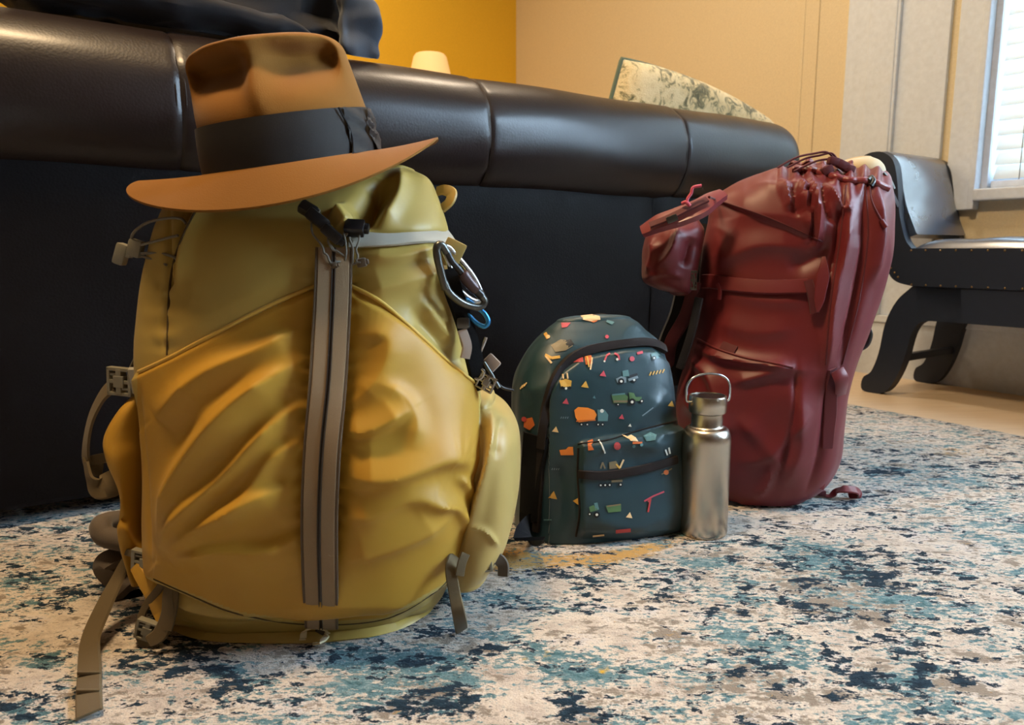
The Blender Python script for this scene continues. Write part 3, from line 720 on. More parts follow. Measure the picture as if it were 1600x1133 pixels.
# lower pocket swell behind the straps at the right
# zip: two tapes, a dark gap, edging
zx = [(531, 398, 549, 511), (523, 450, 541, 503)]
ZY = np.linspace(392, 972, 60); ZX = np.interp(ZY, [392, 450, 600, 800, 972], [523, 521.5, 512, 500, 504])
ZP, ZN = SY.path(np.stack([ZX, ZY], 1), 0); ZP = smooth_pts(ZP, 30); ZN = smooth_pts(ZN, 60); ZN /= np.linalg.norm(ZN, axis=1, keepdims=True)
ZT = np.gradient(ZP, axis=0); ZT /= np.linalg.norm(ZT, axis=1, keepdims=True); ZS = np.cross(ZN, ZT); ZS *= np.sign(ZS[:, :1])
def ztape(dx, w, off, thick): return strip(ZP+ZN*(0.006+off)+ZS*dx, ZN, w, thick, 120)
zb = mk('zip', *ztape(0, 0.030, 0.0, 0.004), 'zip_dark', yp)
mk('zip_tape', *ztape(-.0084, 0.0148, .0028, 0.002), 'taupe', zb); mk('zip_tape', *ztape(.0084, 0.0148, .0028, 0.002), 'taupe', zb)
for dx in (-.0014, .0014): mk('zip_coil', *ztape(dx, 0.0009, .0040, 0.0014), 'zip_dark', zb)
for dx in (-.0168, .0168): mk('zip_edging', *ztape(dx, 0.0026, .0018, 0.0026), 'taupe_dark', zb)
mk('zip_top_bar', *on_strip(SY, [(494, 444), (510, 446), (530, 445), (549, 444)], 0.006, 0.003, 0.011, 12), 'taupe_dark', yp)
# piping seams
mk('piping', *on_tube(SY, [(218, 581), (260, 562), (330, 525), (420, 478), (494, 446)], 0.0022, 0.0006, 60), 'piping', yp)
mk('piping', *on_tube(SY, [(548, 447), (590, 468), (640, 511), (700, 566), (741, 598)], 0.0022, 0.0006, 60), 'piping', yp)
mk('bottom_seam', *on_tube(SY, [(240, 905), (290, 927), (370, 959), (480, 976), (600, 968), (680, 925), (712, 890)], 0.0012, -0.0004, 70), 'seam', yp)
mk('side_seam', *on_tube(SY, [(320, 305), (285, 370), (266, 440), (261, 555)], 0.0012, 0, 50), 'seam', yp)
# grey band across the top right
mk('compression_band', *on_strip(SY, [(548, 372), (600, 377), (650, 374), (702, 371)], 0.017, 0.002, 0.003, 24), 'taupe_light', yp)
mk('compression_band', *on_strip(SY, [(545, 385), (600, 385), (660, 379), (706, 380)], 0.006, 0.002, 0.004, 24), 'taupe_light', yp)
# grab loop at the right shoulder, bottom loop
def P3(x, y, Y): return np.array(atY(x, y, Y))
mk('shoulder_loop', *strip([P3(682, 299, .88), P3(694, 296, .875), P3(705, 302, .87), P3(702, 315, .865), P3(690, 326, .865)], np.array([(-.4, -.75, .5)]*5), 0.014, 0.002, 24), 'khaki_cool_lit', yp)
p0, n0 = SY.hit(490, 990)
hl = [SY.hit(474, 997, .001)[0], SY.hit(478, 992, .009)[0], SY.hit(492, 988, .012)[0], SY.hit(510, 990, .010)[0], SY.hit(511, 997, .006)[0], SY.hit(496, 1004, .007)[0], SY.hit(480, 1006, .004)[0], SY.hit(473, 1000, .001)[0]]
mk('haul_loop', *strip(hl, np.array([(0, .3, 1.0)]*8), 0.007, 0.0016, 40), 'cream_tape', yp)
mk('zip_pull', *on_strip(SY, [(497, 978), (508, 984)], 0.008, 0.003, 0.004, 6), 'zip_dark', yp)

# left: hip/compression straps and buckles
def yb(x, y, Y, ax, az, w, h, mat='buckle', parent=yp, name='buckle'): return buckle(P3(x, y, Y), ax, az, w, h, 0.008, mat, parent, name)
yb(189, 596, .80, (1, -.25, -.05), (0.05, 0, 1), 0.031, 0.031)
mk('buckle_tab', *strip([P3(205, 596, .795), P3(214, 596, .785), P3(224, 596, .775)], np.array([(0, -1, 0)]*3), 0.031, 0.003, 8), 'taupe_light', yp)
mk('compression_strap', *strip([P3(178, 600, .805), P3(160, 618, .81), P3(142, 655, .815), P3(134, 700, .82), P3(138, 728, .82), P3(160, 735, .82)], np.array([(-.75, -.65, .2), (-.75, -.65, .2), (-.8, -.6, 0), (-.7, -.7, 0), (-.5, -.8, -.2), (-.2, -1, 0)]), 0.020, 0.0025, 40), 'strap_brown', yp)
mk('strap_fold', *strip([P3(134, 722, .812), P3(140, 748, .808), P3(152, 762, .806), P3(170, 758, .81), P3(186, 750, .815)], np.array([(-.6, -.8, 0), (-.5, -.8, -.1), (0, -1, .2), (.1, -1, .2), (.1, -1, .1)]), 0.020, 0.0025, 34, ws=[.5, .8, 1.3, 1.5, 1.5]), 'strap_brown', yp)
mk('strap_fold', *strip([P3(132, 722, .818), P3(150, 718, .818), P3(180, 712, .82)], np.array([(0, -1, 0.3)]*3), 0.012, 0.0025, 14), 'strap_brown', yp)
mk('strap_cord', *tube([P3(203, 575, .80), P3(210, 560, .80), P3(216, 548, .80)], 0.0012, 6), 'cord', yp)
# padded hip belt peeking out at the left
mk('hip_belt', *tube([P3(205, 812, .93), P3(175, 815, .90), P3(158, 822, .87), P3(165, 838, .86), P3(195, 846, .86)], 0.013, 14, n=30), 'pad', yp)
for q in ([(205, 865, .88), (175, 872, .86), (160, 885, .855), (178, 905, .86), (205, 915, .87)], [(215, 905, .87), (190, 915, .85), (175, 935, .845), (195, 950, .85), (225, 950, .86)]):
    Pq = [P3(*k) for k in q]
    mk('hip_belt_fold', *strip(Pq, np.array([(-.3, -.8, .5)]*5), 0.026, 0.009, 40), 'pad', yp)
# long strap trailing to the floor at the left
L = [P3(200, 872, .800), P3(185, 900, .785), P3(160, 950, .755), P3(140, 1000, .722)]
fl = [np.array(onfloor(x, y, 0.006)) for x, y in ((139, 1050), (138, 1085), (139, 1116))]
mk('trailing_strap', *strip(L+fl, np.array([(-.4, -.85, .3), (-.35, -.85, .4), (-.2, -.8, .6), (-.1, -.75, .65), (0, -.5, .85), (0, -.35, 1), (0, -.35, 1)]), 0.0225, 0.0022, 70, ws=[.8, .85, 1, 1.02, 1.02, 1.0, 1.0]), 'strap_brown', yp)
for x, y in ((139, 1052), (138, 1080)): 
    p = np.array(onfloor(x, y, 0.0085)); mk('strap_stitch_fold', *box(p, (1, 0, 0), (0, 1, 0), (0, 0, 1), 0.0225, 0.003, 0.004, 0.001), 'strap_brown', yp)
# cluster at lower left: buckle, ladder lock, strap ends
yb(232, 880, .765, (1, -.2, -.15), (.1, 0, 1), 0.038, 0.026)
yb(232, 985, .735, (1, -.1, -.3), (.3, 0, 1), 0.026, 0.022)
def pstrip(name, q, nrm, w, mat, t=0.0022, ws=None): return mk(name, *strip([P3(*k) for k in q], np.array([nrm]*len(q), float), w, t, len(q)*8, ws=ws), mat, yp)
pstrip('belt_strap', [(210, 885, .765), (222, 905, .757), (240, 925, .75), (252, 950, .742), (258, 975, .735)], (-.2, -1, .2), 0.016, 'yellow', ws=[.8, 1, 1.8, 1.7, 1.2])
pstrip('belt_strap', [(268, 900, .738), (262, 930, .73), (262, 960, .726), (250, 990, .722), (232, 1003, .72)], (0, -1, .3), 0.013, 'strap_brown', ws=[.8, .9, 1.2, 1.3, 1])
pstrip('belt_strap', [(262, 900, .742), (248, 920, .745), (226, 950, .748), (216, 985, .742), (222, 1003, .735), (240, 1003, .73)], (-.2, -1, .1), 0.009, 'strap_brown')
pstrip('belt_strap', [(285, 905, .735), (275, 905, .735), (270, 950, .728), (262, 985, .722)], (0, -1, .2), 0.010, 'strap_brown')
pstrip('belt_strap', [(190, 860, .78), (215, 868, .775), (250, 872, .765)], (0, -1, .2), 0.008, 'strap_brown')
# right bottom: hanging strap, buckle
q = [SYA.hit(708, 868, .004)[0], P3(705, 890, .745), P3(710, 925, .735), P3(716, 955, .725)]; q.append(np.array(onfloor(722, 985, 0.004)))
mk('hanging_strap', *strip(q, np.array([(0.1, -1, .2)]*4+[(0.1, -.8, .6)]), 0.014, 0.002, 40, ws=[1.5, .9, .9, 1, 1.1]), 'strap_brown', yp)
pstrip('hanging_strap', [(728, 865, .75), (722, 880, .745), (718, 900, .74)], (.2, -1, .2), 0.010, 'strap_brown')
yb(748, 880, .79, (1, .1, .05), (-.1, 0, 1), 0.030, 0.020)
pstrip('hanging_strap', [(755, 885, .795), (772, 872, .80), (785, 882, .80), (786, 900, .80)], (-.3, -1, .5), 0.014, 'pad', 0.003)
# elastic cord with toggles at upper left
T0 = P3(198, 394, .80)
mk('toggle', *merge(box(P3(190, 397, .80), (1, 0, -.35), (0, 1, 0), (.35, 0, 1), 0.012, 0.012, 0.022, 0.003), box(P3(212, 388, .80), (1, 0, -.3), (0, 1, 0), (.3, 0, 1), 0.014, 0.012, 0.018, 0.003), box(P3(201, 393, .80), (1, 0, -.3), (0, 1, 0), (.3, 0, 1), 0.008, 0.008, 0.012, 0.001)), 'buckle', yp)
for q in ([(205, 385, .80), (208, 365, .795), (230, 348, .79), (262, 341, .78), (283, 342, .772), (291, 350, .765)], [(216, 384, .80), (250, 375, .775), (278, 368, .76)], [(218, 396, .80), (250, 396, .775), (272, 402, .762), (278, 410, .76)], [(222, 400, .80), (240, 406, .78), (260, 414, .765)]):
    mk('elastic_cord', *tube([P3(*k) for k in q], 0.0015, 8, n=30), 'cord', yp)
# cord locks at the top centre
def lock(x, y, ax, w, h, d=0.012, mat='black_plastic', off=0.012):
    p, n = SY.hit(x, y, off); ax = Vector(ax).normalized(); n = Vector(n); az = ax.cross(n).normalized(); n = az.cross(ax)
    return mk('cord_lock', *merge(box(p, ax, n, az, w, d, h, 0.0025), box(Vector(p)+ax*w*0.55, ax, n, az, w*.35, d*.6, h*.6, 0.0015)), mat, yp)
lock(485, 340, (1, 0, -.6), 0.018, 0.012); lock(505, 352, (1, 0, -.8), 0.024, 0.012); lock(522, 366, (1, 0, -.9), 0.022, 0.011); lock(553, 370, (1, 0, -.05), 0.020, 0.016)
lock(569, 410, (1, 0, .2), 0.010, 0.009, 0.008, 'taupe_dark', 0.008); lock(523, 424, (1, 0, .2), 0.007, 0.006, 0.006, 'taupe_dark', 0.010)
for q in ([(492, 345), (491, 370), (505, 390), (515, 410), (523, 424)], [(523, 424), (540, 405), (541, 385), (535, 365), (520, 352)], [(560, 370), (562, 390), (563, 408), (569, 410)], [(569, 410), (545, 412), (530, 402), (518, 390)],
          [(545, 378), (553, 395), (555, 415), (550, 428)], [(516, 372), (515, 385), (522, 398)], [(498, 336), (515, 350), (528, 360), (548, 366)]):
    mk('draw_cord', *on_tube(SY, q, 0.0011, 0.012, 26), 'cord', yp)

# ---------------------------------------------------------------- metal hanging on the yellow pack
def loop_at(pix, Y, r, mat, name, parent, n=60, closed=True):
    pts = [P3(x, y, Y(x, y) if callable(Y) else Y) for x, y in pix]
    if closed: pts = mesh_curve_closed(pts, n)
    else: pts = spline(pts, n)
    return mk(name, *tube(list(pts), r, 12, closed=closed), mat, parent)
cy = lambda x, y: 0.768+0.0004*(x-690)
c1 = thing('carabiner', 'big dark grey locking carabiner hanging from the yellow backpack', 'carabiner', tuple(P3(700, 420, .79)))
loop_at([(696, 452), (684, 405), (683, 386), (690, 383), (698, 395)], cy, 0.0042, 'dark_alu', 'spine', c1, 40, False)
loop_at([(694, 440), (703, 458), (725, 475), (748, 480), (757, 472), (752, 462)], cy, 0.0040, 'dark_alu', 'hook_bend', c1, 40, False)
loop_at([(698, 393), (706, 408), (722, 427)], cy, 0.0034, 'black_plastic', 'gate', c1, 20, False)
mk('gate_sleeve', *tube([P3(722, 426, .781), P3(732, 440, .785), P3(745, 455, .790)], 0.0062, 14, n=12, rs=[.8]+[1]*10+[.75]), 'sleeve', c1)
loop_at([(744, 454), (752, 462)], cy, 0.0050, 'black_plastic', 'gate_hinge', c1, 6, False)
c2 = thing('carabiner', 'black and silver carabiner tucked behind the big dark one', 'carabiner', tuple(P3(705, 430, .81)))
loop_at([(692, 388), (704, 420), (716, 450), (736, 468), (750, 470), (752, 458), (738, 430), (712, 398), (700, 386)], lambda x, y: .788+0.0004*(x-690), 0.0030, 'steel', 'ring', c2)
c3 = thing('carabiner', 'bright blue carabiner hanging below the grey ones', 'carabiner', tuple(P3(742, 495, .81)))
loop_at([(724, 478), (732, 492), (745, 505), (757, 510), (763, 503), (757, 490), (742, 478), (728, 470)], .800, 0.0026, 'blue_alu', 'ring', c3)
hk = thing('gear_clip', 'silver metal clip with a pale tag hanging beside the kid backpack', 'clip', tuple(P3(762, 580, .81)))
loop_at([(741, 584), (748, 576), (756, 580), (753, 590), (744, 592)], .80, 0.0022, 'steel', 'eye_ring', hk, 30)
buckle(P3(760, 598, .80), (1, -.2, -.5), (.5, 0, 1), 0.020, 0.018, 0.006, 'steel', hk, 'cam_body')
mk('tag', *box(P3(767, 568, .805), (1, -.1, -1.0), (0, 1, 0), (.75, 0, .75), 0.012, 0.004, 0.016, 0.002), 'tag', hk)
mk('lever', *tube([P3(756, 566, .80), P3(766, 582, .80), P3(775, 598, .80), P3(780, 606, .80)], 0.0022, 8, n=12), 'dark_alu', hk)
mk('wire', *tube([P3(760, 527, .80), P3(755, 540, .80), P3(748, 556, .80)], 0.0018, 8, n=10), 'steel', hk)
mk('cord', *tube([P3(775, 596, .81), P3(786, 606, .815), P3(802, 610, .82)], 0.0015, 8, n=16), 'black_plastic', hk)
mk('cord', *tube([P3(738, 530, .80), P3(746, 538, .80), P3(750, 552, .80), P3(744, 570, .80)], 0.0009, 8, n=16), 'steel', hk)
st = [P3(702, 420, .79), P3(708, 450, .79), P3(722, 490, .80), P3(734, 530, .80), P3(744, 570, .80), P3(752, 606, .81)]
mk('shoulder_strap', *strip(st, np.array([(.3, -1, .1)]*6), 0.020, 0.008, 40), 'black_mesh', yp)
mk('strap_tab', *strip([P3(722, 515, .79), P3(730, 540, .79), P3(727, 560, .79)], np.array([(.3, -1, .1)]*3), 0.011, 0.003, 16), 'tag', yp)
mk('strap_slider', *box(P3(724, 505, .79), (1, 0, 0), (0, 1, 0), (0, 0, 1), 0.014, 0.008, 0.012, 0.003), 'dark_alu', yp)
mk('gear_tab', *box(P3(706, 396, .795), (1, .2, -.5), (-.2, 1, 0), (.5, 0, 1), 0.020, 0.004, 0.026, 0.0019), 'khaki_cool_lit', yp)

# ================================================================ HAT
HC = Vector(atY(460, 256, 0.845))
hat = thing('fedora', 'tan felt fedora with a charcoal ribbon resting on the yellow backpack', 'hat', tuple(HC))
tilt = Matrix.Rotation(math.radians(-8), 4, 'Y') @ Matrix.Rotation(math.radians(8), 4, 'X')
def HT(p): return tuple(HC+(tilt @ Vector(p)))
CA, CB, CH = 0.093, 0.108, 0.128        # crown half width, half length, height
def crown_pt(th, s):
    """s 0..1 wall, 1..2 over the shoulder to the centre"""
    c, sn = math.cos(th), math.sin(th)
    if s <= 1: kk = 1-0.10*s; z = CH*0.80*s
    else:
        ph = (s-1)*PI/2; kk = 0.90*max(0.0, math.cos(ph))**0.42*(1 if s < 1.7 else 1); z = CH*(0.80+0.20*math.sin(ph)**0.8)
        if s > 1.999: kk = 0.0
    x, y = CA*kk*c, CB*kk*sn
    z -= 0.018*math.exp(-((x-0.0)/0.020)**2)*max(0, min(1, (z/CH-0.85)/0.12))*(1/(1+math.exp(-(y+0.05)/0.008)))
    for sx, dep, wx in ((-0.042, 0.062, 0.043), (0.048, 0.052, 0.036)):
        dz = z/CH-0.82; g = math.exp(-(abs(x-sx)/wx)**4)*(math.exp(-(dz/0.11)**2) if dz > 0 else math.exp(-(dz/0.22)**2))/(1+math.exp((y+0.035)/0.008))
        y += dep*g; z -= 0.003*g
    g = math.exp(-((x+0.004-0.25*(CH*.8-z))/0.010)**2)*(1 if y < -0.03 else 0)*math.exp(-((z-CH*0.70)/0.05)**2)
    y -= 0.004*g
    return (x-0.012*max(0, z/CH-.35), y, z)
n, m = 110, 200
V = [HT(crown_pt(2*PI*j/m, 2.0*i/(n-1))) for i in range(n) for j in range(m)]
mk('crown', V, grid_faces(n, m)+[tuple((n-1)*m+j for j in range(m))], 'felt', hat)
def brim_pt(th, q, up):
    c, sn = math.cos(th), math.sin(th)
    wdt = 0.063+0.006*c*c+(0.012 if c < 0 else 0)*c*c
    fr = max(0, -sn)
    x, y = (CA+wdt*q)*c, (CB+wdt*q*(1-0.30*fr))*sn
    z = -0.036*fr**1.4*q**1.1-0.012*max(0, sn)*q+0.004*abs(c)**3*q**2
    return (x, y, z+(0.0022 if up else 0))
n = 26
V = [HT(brim_pt(2*PI*j/m, i/(n-1), True)) for i in range(n) for j in range(m)]+[HT(brim_pt(2*PI*j/m, i/(n-1), False)) for i in range(n) for j in range(m)]
Fb = grid_faces(n, m)+grid_faces(n, m, base=n*m)+[((n-1)*m+j, (n-1)*m+(j+1) % m, (2*n-1)*m+(j+1) % m, (2*n-1)*m+j) for j in range(m)]
mk('brim', V, Fb, 'felt', hat)
def band_pt(th, z, off): k = 1-0.10*z/(CH*0.9); return ((CA*k+off)*math.cos(th), (CB*k+off)*math.sin(th), z)
n = 14; z0, z1 = 0.001, 0.047
V = [HT(band_pt(2*PI*j/m, z0+(z1-z0)*i/(n-1), 0.0022+0.0008*math.sin(PI*i/(n-1)))) for i in range(n) for j in range(m)]
rb = mk('ribbon_band', V, grid_faces(n, m), 'ribbon', hat)
# flat bow at the right
bow = []
for k, (t0, t1, w0, w1, o) in enumerate(((-0.62, -0.30, 1.0, 0.92, .005), (-0.30, -0.16, .5, .5, .008), (-0.18, 0.25, .92, 1.0, .005))):
    nn = 14; Vb = []
    for i in range(nn):
        t = t0+(t1-t0)*i/(nn-1); w = w0+(w1-w0)*i/(nn-1)
        for zz in np.linspace(-1, 1, 9):
            off = o+0.0016*math.cos(zz*7+i*0.3)
            Vb.append(HT(band_pt(t, (z0+z1)/2+zz*w*(z1-z0)/2*1.0, off)))
    bow.append((np.array(Vb), [(i*9+j, (i+1)*9+j, (i+1)*9+j+1, i*9+j+1) for i in range(nn-1) for j in range(8)]))
bw = mk('bow', *merge(*bow), 'ribbon', hat)
mk('bow_edge', *tube([HT(band_pt(-0.64+0.05*math.sin(i/3.0), z0+(z1-z0)*i/12, 0.0055)) for i in range(13)], 0.0010, 6), 'blackcloth', bw)

# ================================================================ STEEL BOTTLE
bc = atY(1101, 700, 1.06); bc = Vector((bc.x+0.002, 1.06, 0)); br = 0.0355
bt = thing('water_bottle', 'brushed steel water bottle with a wire loop on its cap', 'bottle', tuple(bc))
body_prof = [(br-0.004, 0.0), (br-0.001, 0.0015), (br, 0.005), (br, 0.142)]+[(0.0235+(br-0.0235)*math.cos(t)**0.9, 0.142+0.021*math.sin(t)) for t in np.linspace(0.05, 1.5, 12)]+[(0.0228, 0.166), (0.0225, 0.183)]
mk('body', *lathe(body_prof, bc, 96), 'brushed', bt)
cp = mk('cap', *lathe([(0.0215, 0.183), (0.0265, 0.185), (0.0272, 0.187), (0.0272, 0.207), (0.0262, 0.2095), (0.024, 0.2098), (0.0235, 0.2075), (0.004, 0.2072)], bc, 96), 'brushed', bt)
mk('cap_lining', *lathe([(0.023, 0.2072), (0.0232, 0.2086), (0.001, 0.2087)], bc, 64), 'black_plastic', cp)
hp = [(-0.0275, 0.200), (-0.0325, 0.202), (-0.0335, 0.212), (-0.0320, 0.226), (-0.022, 0.237), (0, 0.2415), (0.022, 0.237), (0.0320, 0.226), (0.0335, 0.212), (0.0325, 0.202), (0.0275, 0.200)]
ca, sa_ = math.cos(0.15), math.sin(0.15)
mk('wire_handle', *tube([bc+Vector((x*ca, x*sa_, z)) for x, z in hp], 0.0017, 10, n=70), 'steel', cp)

# ================================================================ CHILD'S BACKPACK
KC = 1.115
kp = thing('kid_backpack', 'small teal kids backpack printed with trucks beside the steel bottle', 'backpack', (float(atY(930, 700, KC).x), KC, 0))
def K_disp(px, py, G, face):
    d = 0
    arch_y = np.interp(px, [835, 850, 862, 880, 905, 940, 980, 1020, 1045], [700, 640, 600, 570, 552, 543, 537, 536, 555])
    inside = (px > 858)*np.clip((py-arch_y-6)/8, 0, 1)
    d = d-0.006*np.exp(-np.abs(py-arch_y)/8)*(px > 850)
    d = d+0.004*inside
    d = d+ridge(px, py, [(860, 520), (900, 500), (980, 505), (1030, 530)], 14, .006)
    d = d+ridge(px, py, [(815, 610), (850, 605), (880, 590)], 16, .006)+ridge(px, py, [(960, 680), (1000, 650), (1040, 610)], 14, .005)
    # front pocket stands proud
    pk = np.clip((px-900)/8, 0, 1)*np.clip((py-np.interp(px, [900, 1054], [688, 662]))/7, 0, 1)*np.clip((838-py)/18, 0, 1)
    d = d+0.012*pk+ridge(px, py, [(905, 715), (960, 690), (1010, 695), (1050, 680)], 12, .006)+ridge(px, py, [(1000, 700), (1030, 670), (1055, 655)], 8, .005)
    d = d+ridge(px, py, [(870, 720), (878, 780), (872, 830)], 14, -.005)+ridge(px, py, [(915, 800), (980, 815), (1050, 790)], 16, .005)
    return d*face+0.0025*wob(G, 3.0, 21, 3)+0.0028*rumple(G, 6.0, 24)*face
krows = [(500, 868, 985, 1.10, 1.15), (512, 852, 1005, 1.08, 1.155), (530, 832, 1030, 1.06, 1.16), (555, 814, 1041, 1.045, 1.165), (590, 800, 1048, 1.035, 1.175), (640, 797, 1052, 1.03, 1.175), (700, 806, 1054, 1.025, 1.175), (760, 806, 1056, 1.02, 1.175), (810, 803, 1054, 1.025, 1.175)]
GK = bag(krows, KC, n=170, m=300, ex=3.0, yaw=math.radians(14), capt=0.008, capb=0.010, disp=K_disp)
# settle it on the rug
VK = gmesh(GK); VK[0][:, 2] -= VK[0][:, 2].min(); mk('body', *VK, 'teal', kp); SK = Surf(VK)
mk('side_panel', *on_strip(SK, [(827, 842), (826, 800), (830, 740), (838, 680)], 0.046, 0.004, 0.001, 20, k=4, ws=[.9, 1, 1, .9]), 'black_mesh', kp)
mk('binding_tape', *on_strip(SK, [(846, 700), (850, 655), (858, 610), (876, 575), (905, 552), (950, 541), (1000, 535), (1022, 538), (1036, 546)], 0.014, 0.006, 0.003, 50, k=3), 'black_tape', kp)
mk('binding_tape', *on_strip(SK, [(846, 700), (843, 760), (838, 830)], 0.012, 0.005, 0.002, 24), 'black_tape', kp)
mk('pocket_zip', *on_strip(SK, [(906, 741), (940, 743), (985, 737), (1030, 726), (1056, 718)], 0.013, 0.004, 0.002, 40), 'black_tape', kp)
mk('pocket_seam', *on_tube(SK, [(904, 700), (903, 745), (906, 800), (900, 838)], 0.0016, 0.0005, 30), 'black_tape', kp)
mk('pocket_seam', *on_tube(SK, [(903, 694), (950, 688), (1000, 672), (1056, 658)], 0.0012, 0.0005, 30), 'black_tape', kp)
mk('top_handle', *tube([SK.hit(905, 520, -.004)[0]+np.array((0, .05, .01)), P3(915, 500, 1.16), P3(940, 494, 1.165), P3(965, 504, 1.16)], 0.005, 8, n=20), 'black_tape', kp)
mk('shoulder_strap', *tube([P3(820, 640, 1.15), P3(800, 690, 1.165), P3(800, 760, 1.17), P3(812, 828, 1.165)], 0.014, 12, n=30), 'black_mesh', kp)
# the printed vehicles and signs, as thin prints lying on the cloth
PC = {'orange': S(226, 128, 40), 'dorange': S(190, 96, 40), 'pink': S(186, 70, 84), 'cream': S(224, 190, 140), 'yellow': S(206, 158, 70), 'green': S(78, 112, 72), 'grey': S(112, 130, 138), 'olive': S(120, 106, 78), 'black': S(18, 22, 26), 'white': S(214, 214, 204), 'lteal': S(84, 122, 124), 'red': S(170, 58, 58)}
PM = {k: fabric('print_'+k, v, 0.45, 1000, 0.1, 0.1, 0.4, 0.04) for k, v in PC.items()}
prints = {}
def decal(col, pts, lift=0.0011):
    """a small printed shape: its outline dropped on to the cloth, filled from its middle"""
    n = len(pts); cx_ = sum(p[0] for p in pts)/n; cy_ = sum(p[1] for p in pts)/n
    ring = []
    for i in range(n):
        a, b = pts[i], pts[(i+1) % n]; k = max(1, int(math.hypot(b[0]-a[0], b[1]-a[1])/5))
        ring += [(a[0]+(b[0]-a[0])*t/k, a[1]+(b[1]-a[1])*t/k) for t in range(k)]
    m = len(ring); Vd = []; Fd = []
    for kk in (1.0, 0.66, 0.33):
        for x, y in ring: Vd.append(SK.hit(cx_+(x-cx_)*kk, cy_+(y-cy_)*kk, lift)[0])
    Vd.append(SK.hit(cx_, cy_, lift)[0]); Vd = np.array(Vd)
    if np.ptp(Vd[:, 1]) > 0.10: return
    for r_ in range(2):
        for i in range(m): Fd.append((r_*m+i, r_*m+(i+1) % m, (r_+1)*m+(i+1) % m, (r_+1)*m+i))
    Fd += [(2*m+i, 2*m+(i+1) % m, 3*m) for i in range(m)]
    prints.setdefault(col, []).append((Vd, Fd))
def disc(col, x, y, r, lift=0.0014): decal(col, [(x+r*math.cos(a), y+r*math.sin(a)) for a in np.linspace(0, 2*PI, 10, endpoint=False)], lift)
def wheel(x, y, r): disc('black', x, y, r, 0.0014); disc('white', x, y, r*0.42, 0.0018)
def tri(col, x, y, s, rot=0): decal(col, [(x+s*math.sin(a+rot), y-s*math.cos(a+rot)) for a in (0, 2.09, 4.19)])
def line(col, pts, w=1.5, lift=0.0013):
    for (x0, y0), (x1, y1) in zip(pts[:-1], pts[1:]):
        l = math.hypot(x1-x0, y1-y0)+1e-6; nx, ny = -(y1-y0)/l*w, (x1-x0)/l*w
        decal(col, [(x0+nx, y0+ny), (x1+nx, y1+ny), (x1-nx, y1-ny), (x0-nx, y0-ny)], lift)
# orange tank truck
decal('orange', [(897, 641), (903, 636), (918, 637), (928, 641), (932, 648), (929, 655), (918, 658), (904, 660), (899, 652)]); line('dorange', [(900, 658), (930, 656)], 1, .0015)
decal('lteal', [(933, 640), (944, 640), (950, 648), (949, 658), (934, 658)]); disc('white', 940, 642, 3); 
for x in (908, 917, 934, 941): wheel(x, 663-0.0*x, 3)
# green tractor and trailer
decal('green', [(955, 617), (975, 615), (981, 620), (979, 630), (958, 630)]); line('lteal', [(956, 617), (976, 615)], 1.2, .0016); line('olive', [(958, 627), (980, 627)], 1.6, .0016)
decal('green', [(982, 613), (990, 614), (993, 621), (1002, 620), (1002, 626), (984, 628)]); wheel(987, 628, 5.5); wheel(1002, 627, 3.5); wheel(965, 632, 2.5)
# grey excavator / tractor
decal('grey', [(962, 592), (970, 588), (978, 590), (978, 598), (964, 598)]); decal('lteal', [(972, 580), (981, 578), (983, 588), (973, 589)]); decal('black', [(982, 587), (995, 583), (997, 590), (984, 593)]); line('grey', [(981, 594), (996, 589)], 2, .0016); wheel(970, 596, 5); wheel(990, 594, 4)
# mechanical shovel on the top left
decal('olive', [(861, 540), (876, 531), (890, 533), (895, 541), (884, 548), (868, 551)]); decal('black', [(880, 533), (892, 531), (897, 538), (888, 544)]); line('yellow', [(852, 555), (862, 560), (875, 558)], 2.2); line('cream', [(853, 557), (862, 568)], 1.6)
line('yellow', [(841, 512), (852, 521), (857, 530)], 2.6); disc('cream', 857, 527, 3)
decal('orange', [(819, 540), (828, 546), (815, 565), (803, 574), (806, 560)])
decal('cream', [(907, 494), (925, 492), (937, 495), (938, 500), (924, 503), (911, 500)]); decal('dorange', [(916, 501), (934, 501), (928, 505)])
decal('pink', [(877, 505), (892, 505), (886, 512), (878, 513)]); decal('lteal', [(948, 500), (960, 504), (956, 508), (947, 504)])
# red truck with fork, top of the front
decal('red', [(891, 563), (903, 557), (911, 556), (911, 566), (893, 567)]); decal('dorange', [(913, 556), (924, 556), (926, 568), (921, 570), (915, 570)]); line('yellow', [(917, 558), (920, 574)], 1.2, .0017); line('cream', [(925, 560), (922, 578)], 1.2, .0017)
# yellow machine
decal('yellow', [(874, 595), (884, 592), (893, 595), (892, 604), (876, 605)]); line('cream', [(880, 585), (880, 592)], 1.2); line('cream', [(886, 583), (887, 592)], 1.2); disc('black', 878, 606, 2.5); disc('black', 890, 606, 2.5); disc('white', 884, 607, 2)
for c_, x, y, s_ in (('pink', 942, 585, 6), ('yellow', 914, 602, 7), ('pink', 884, 628, 6), ('pink', 971, 652, 5), ('yellow', 864, 775, 8), ('yellow', 902, 783, 7), ('cream', 868, 672, 6), ('yellow', 1048, 632, 6), ('cream', 983, 806, 6), ('white', 984, 665, 3), ('lteal', 928, 621, 3)): tri(c_, x, y, s_, 0.15 if x != 902 else 0.6)
line('pink', [(944, 565), (948, 556), (953, 553)], 1.3); line('pink', [(960, 553), (966, 556), (967, 563)], 1.5); disc('white', 944, 565, 1.6); disc('white', 964, 562, 2); disc('pink', 987, 561, 4); line('pink', [(995, 553), (1004, 551)], 1.8); disc('pink', 948, 527, 3)
decal('lteal', [(1016, 553), (1024, 550), (1031, 555), (1029, 560), (1018, 561)]); wheel(1021, 560, 3.5)
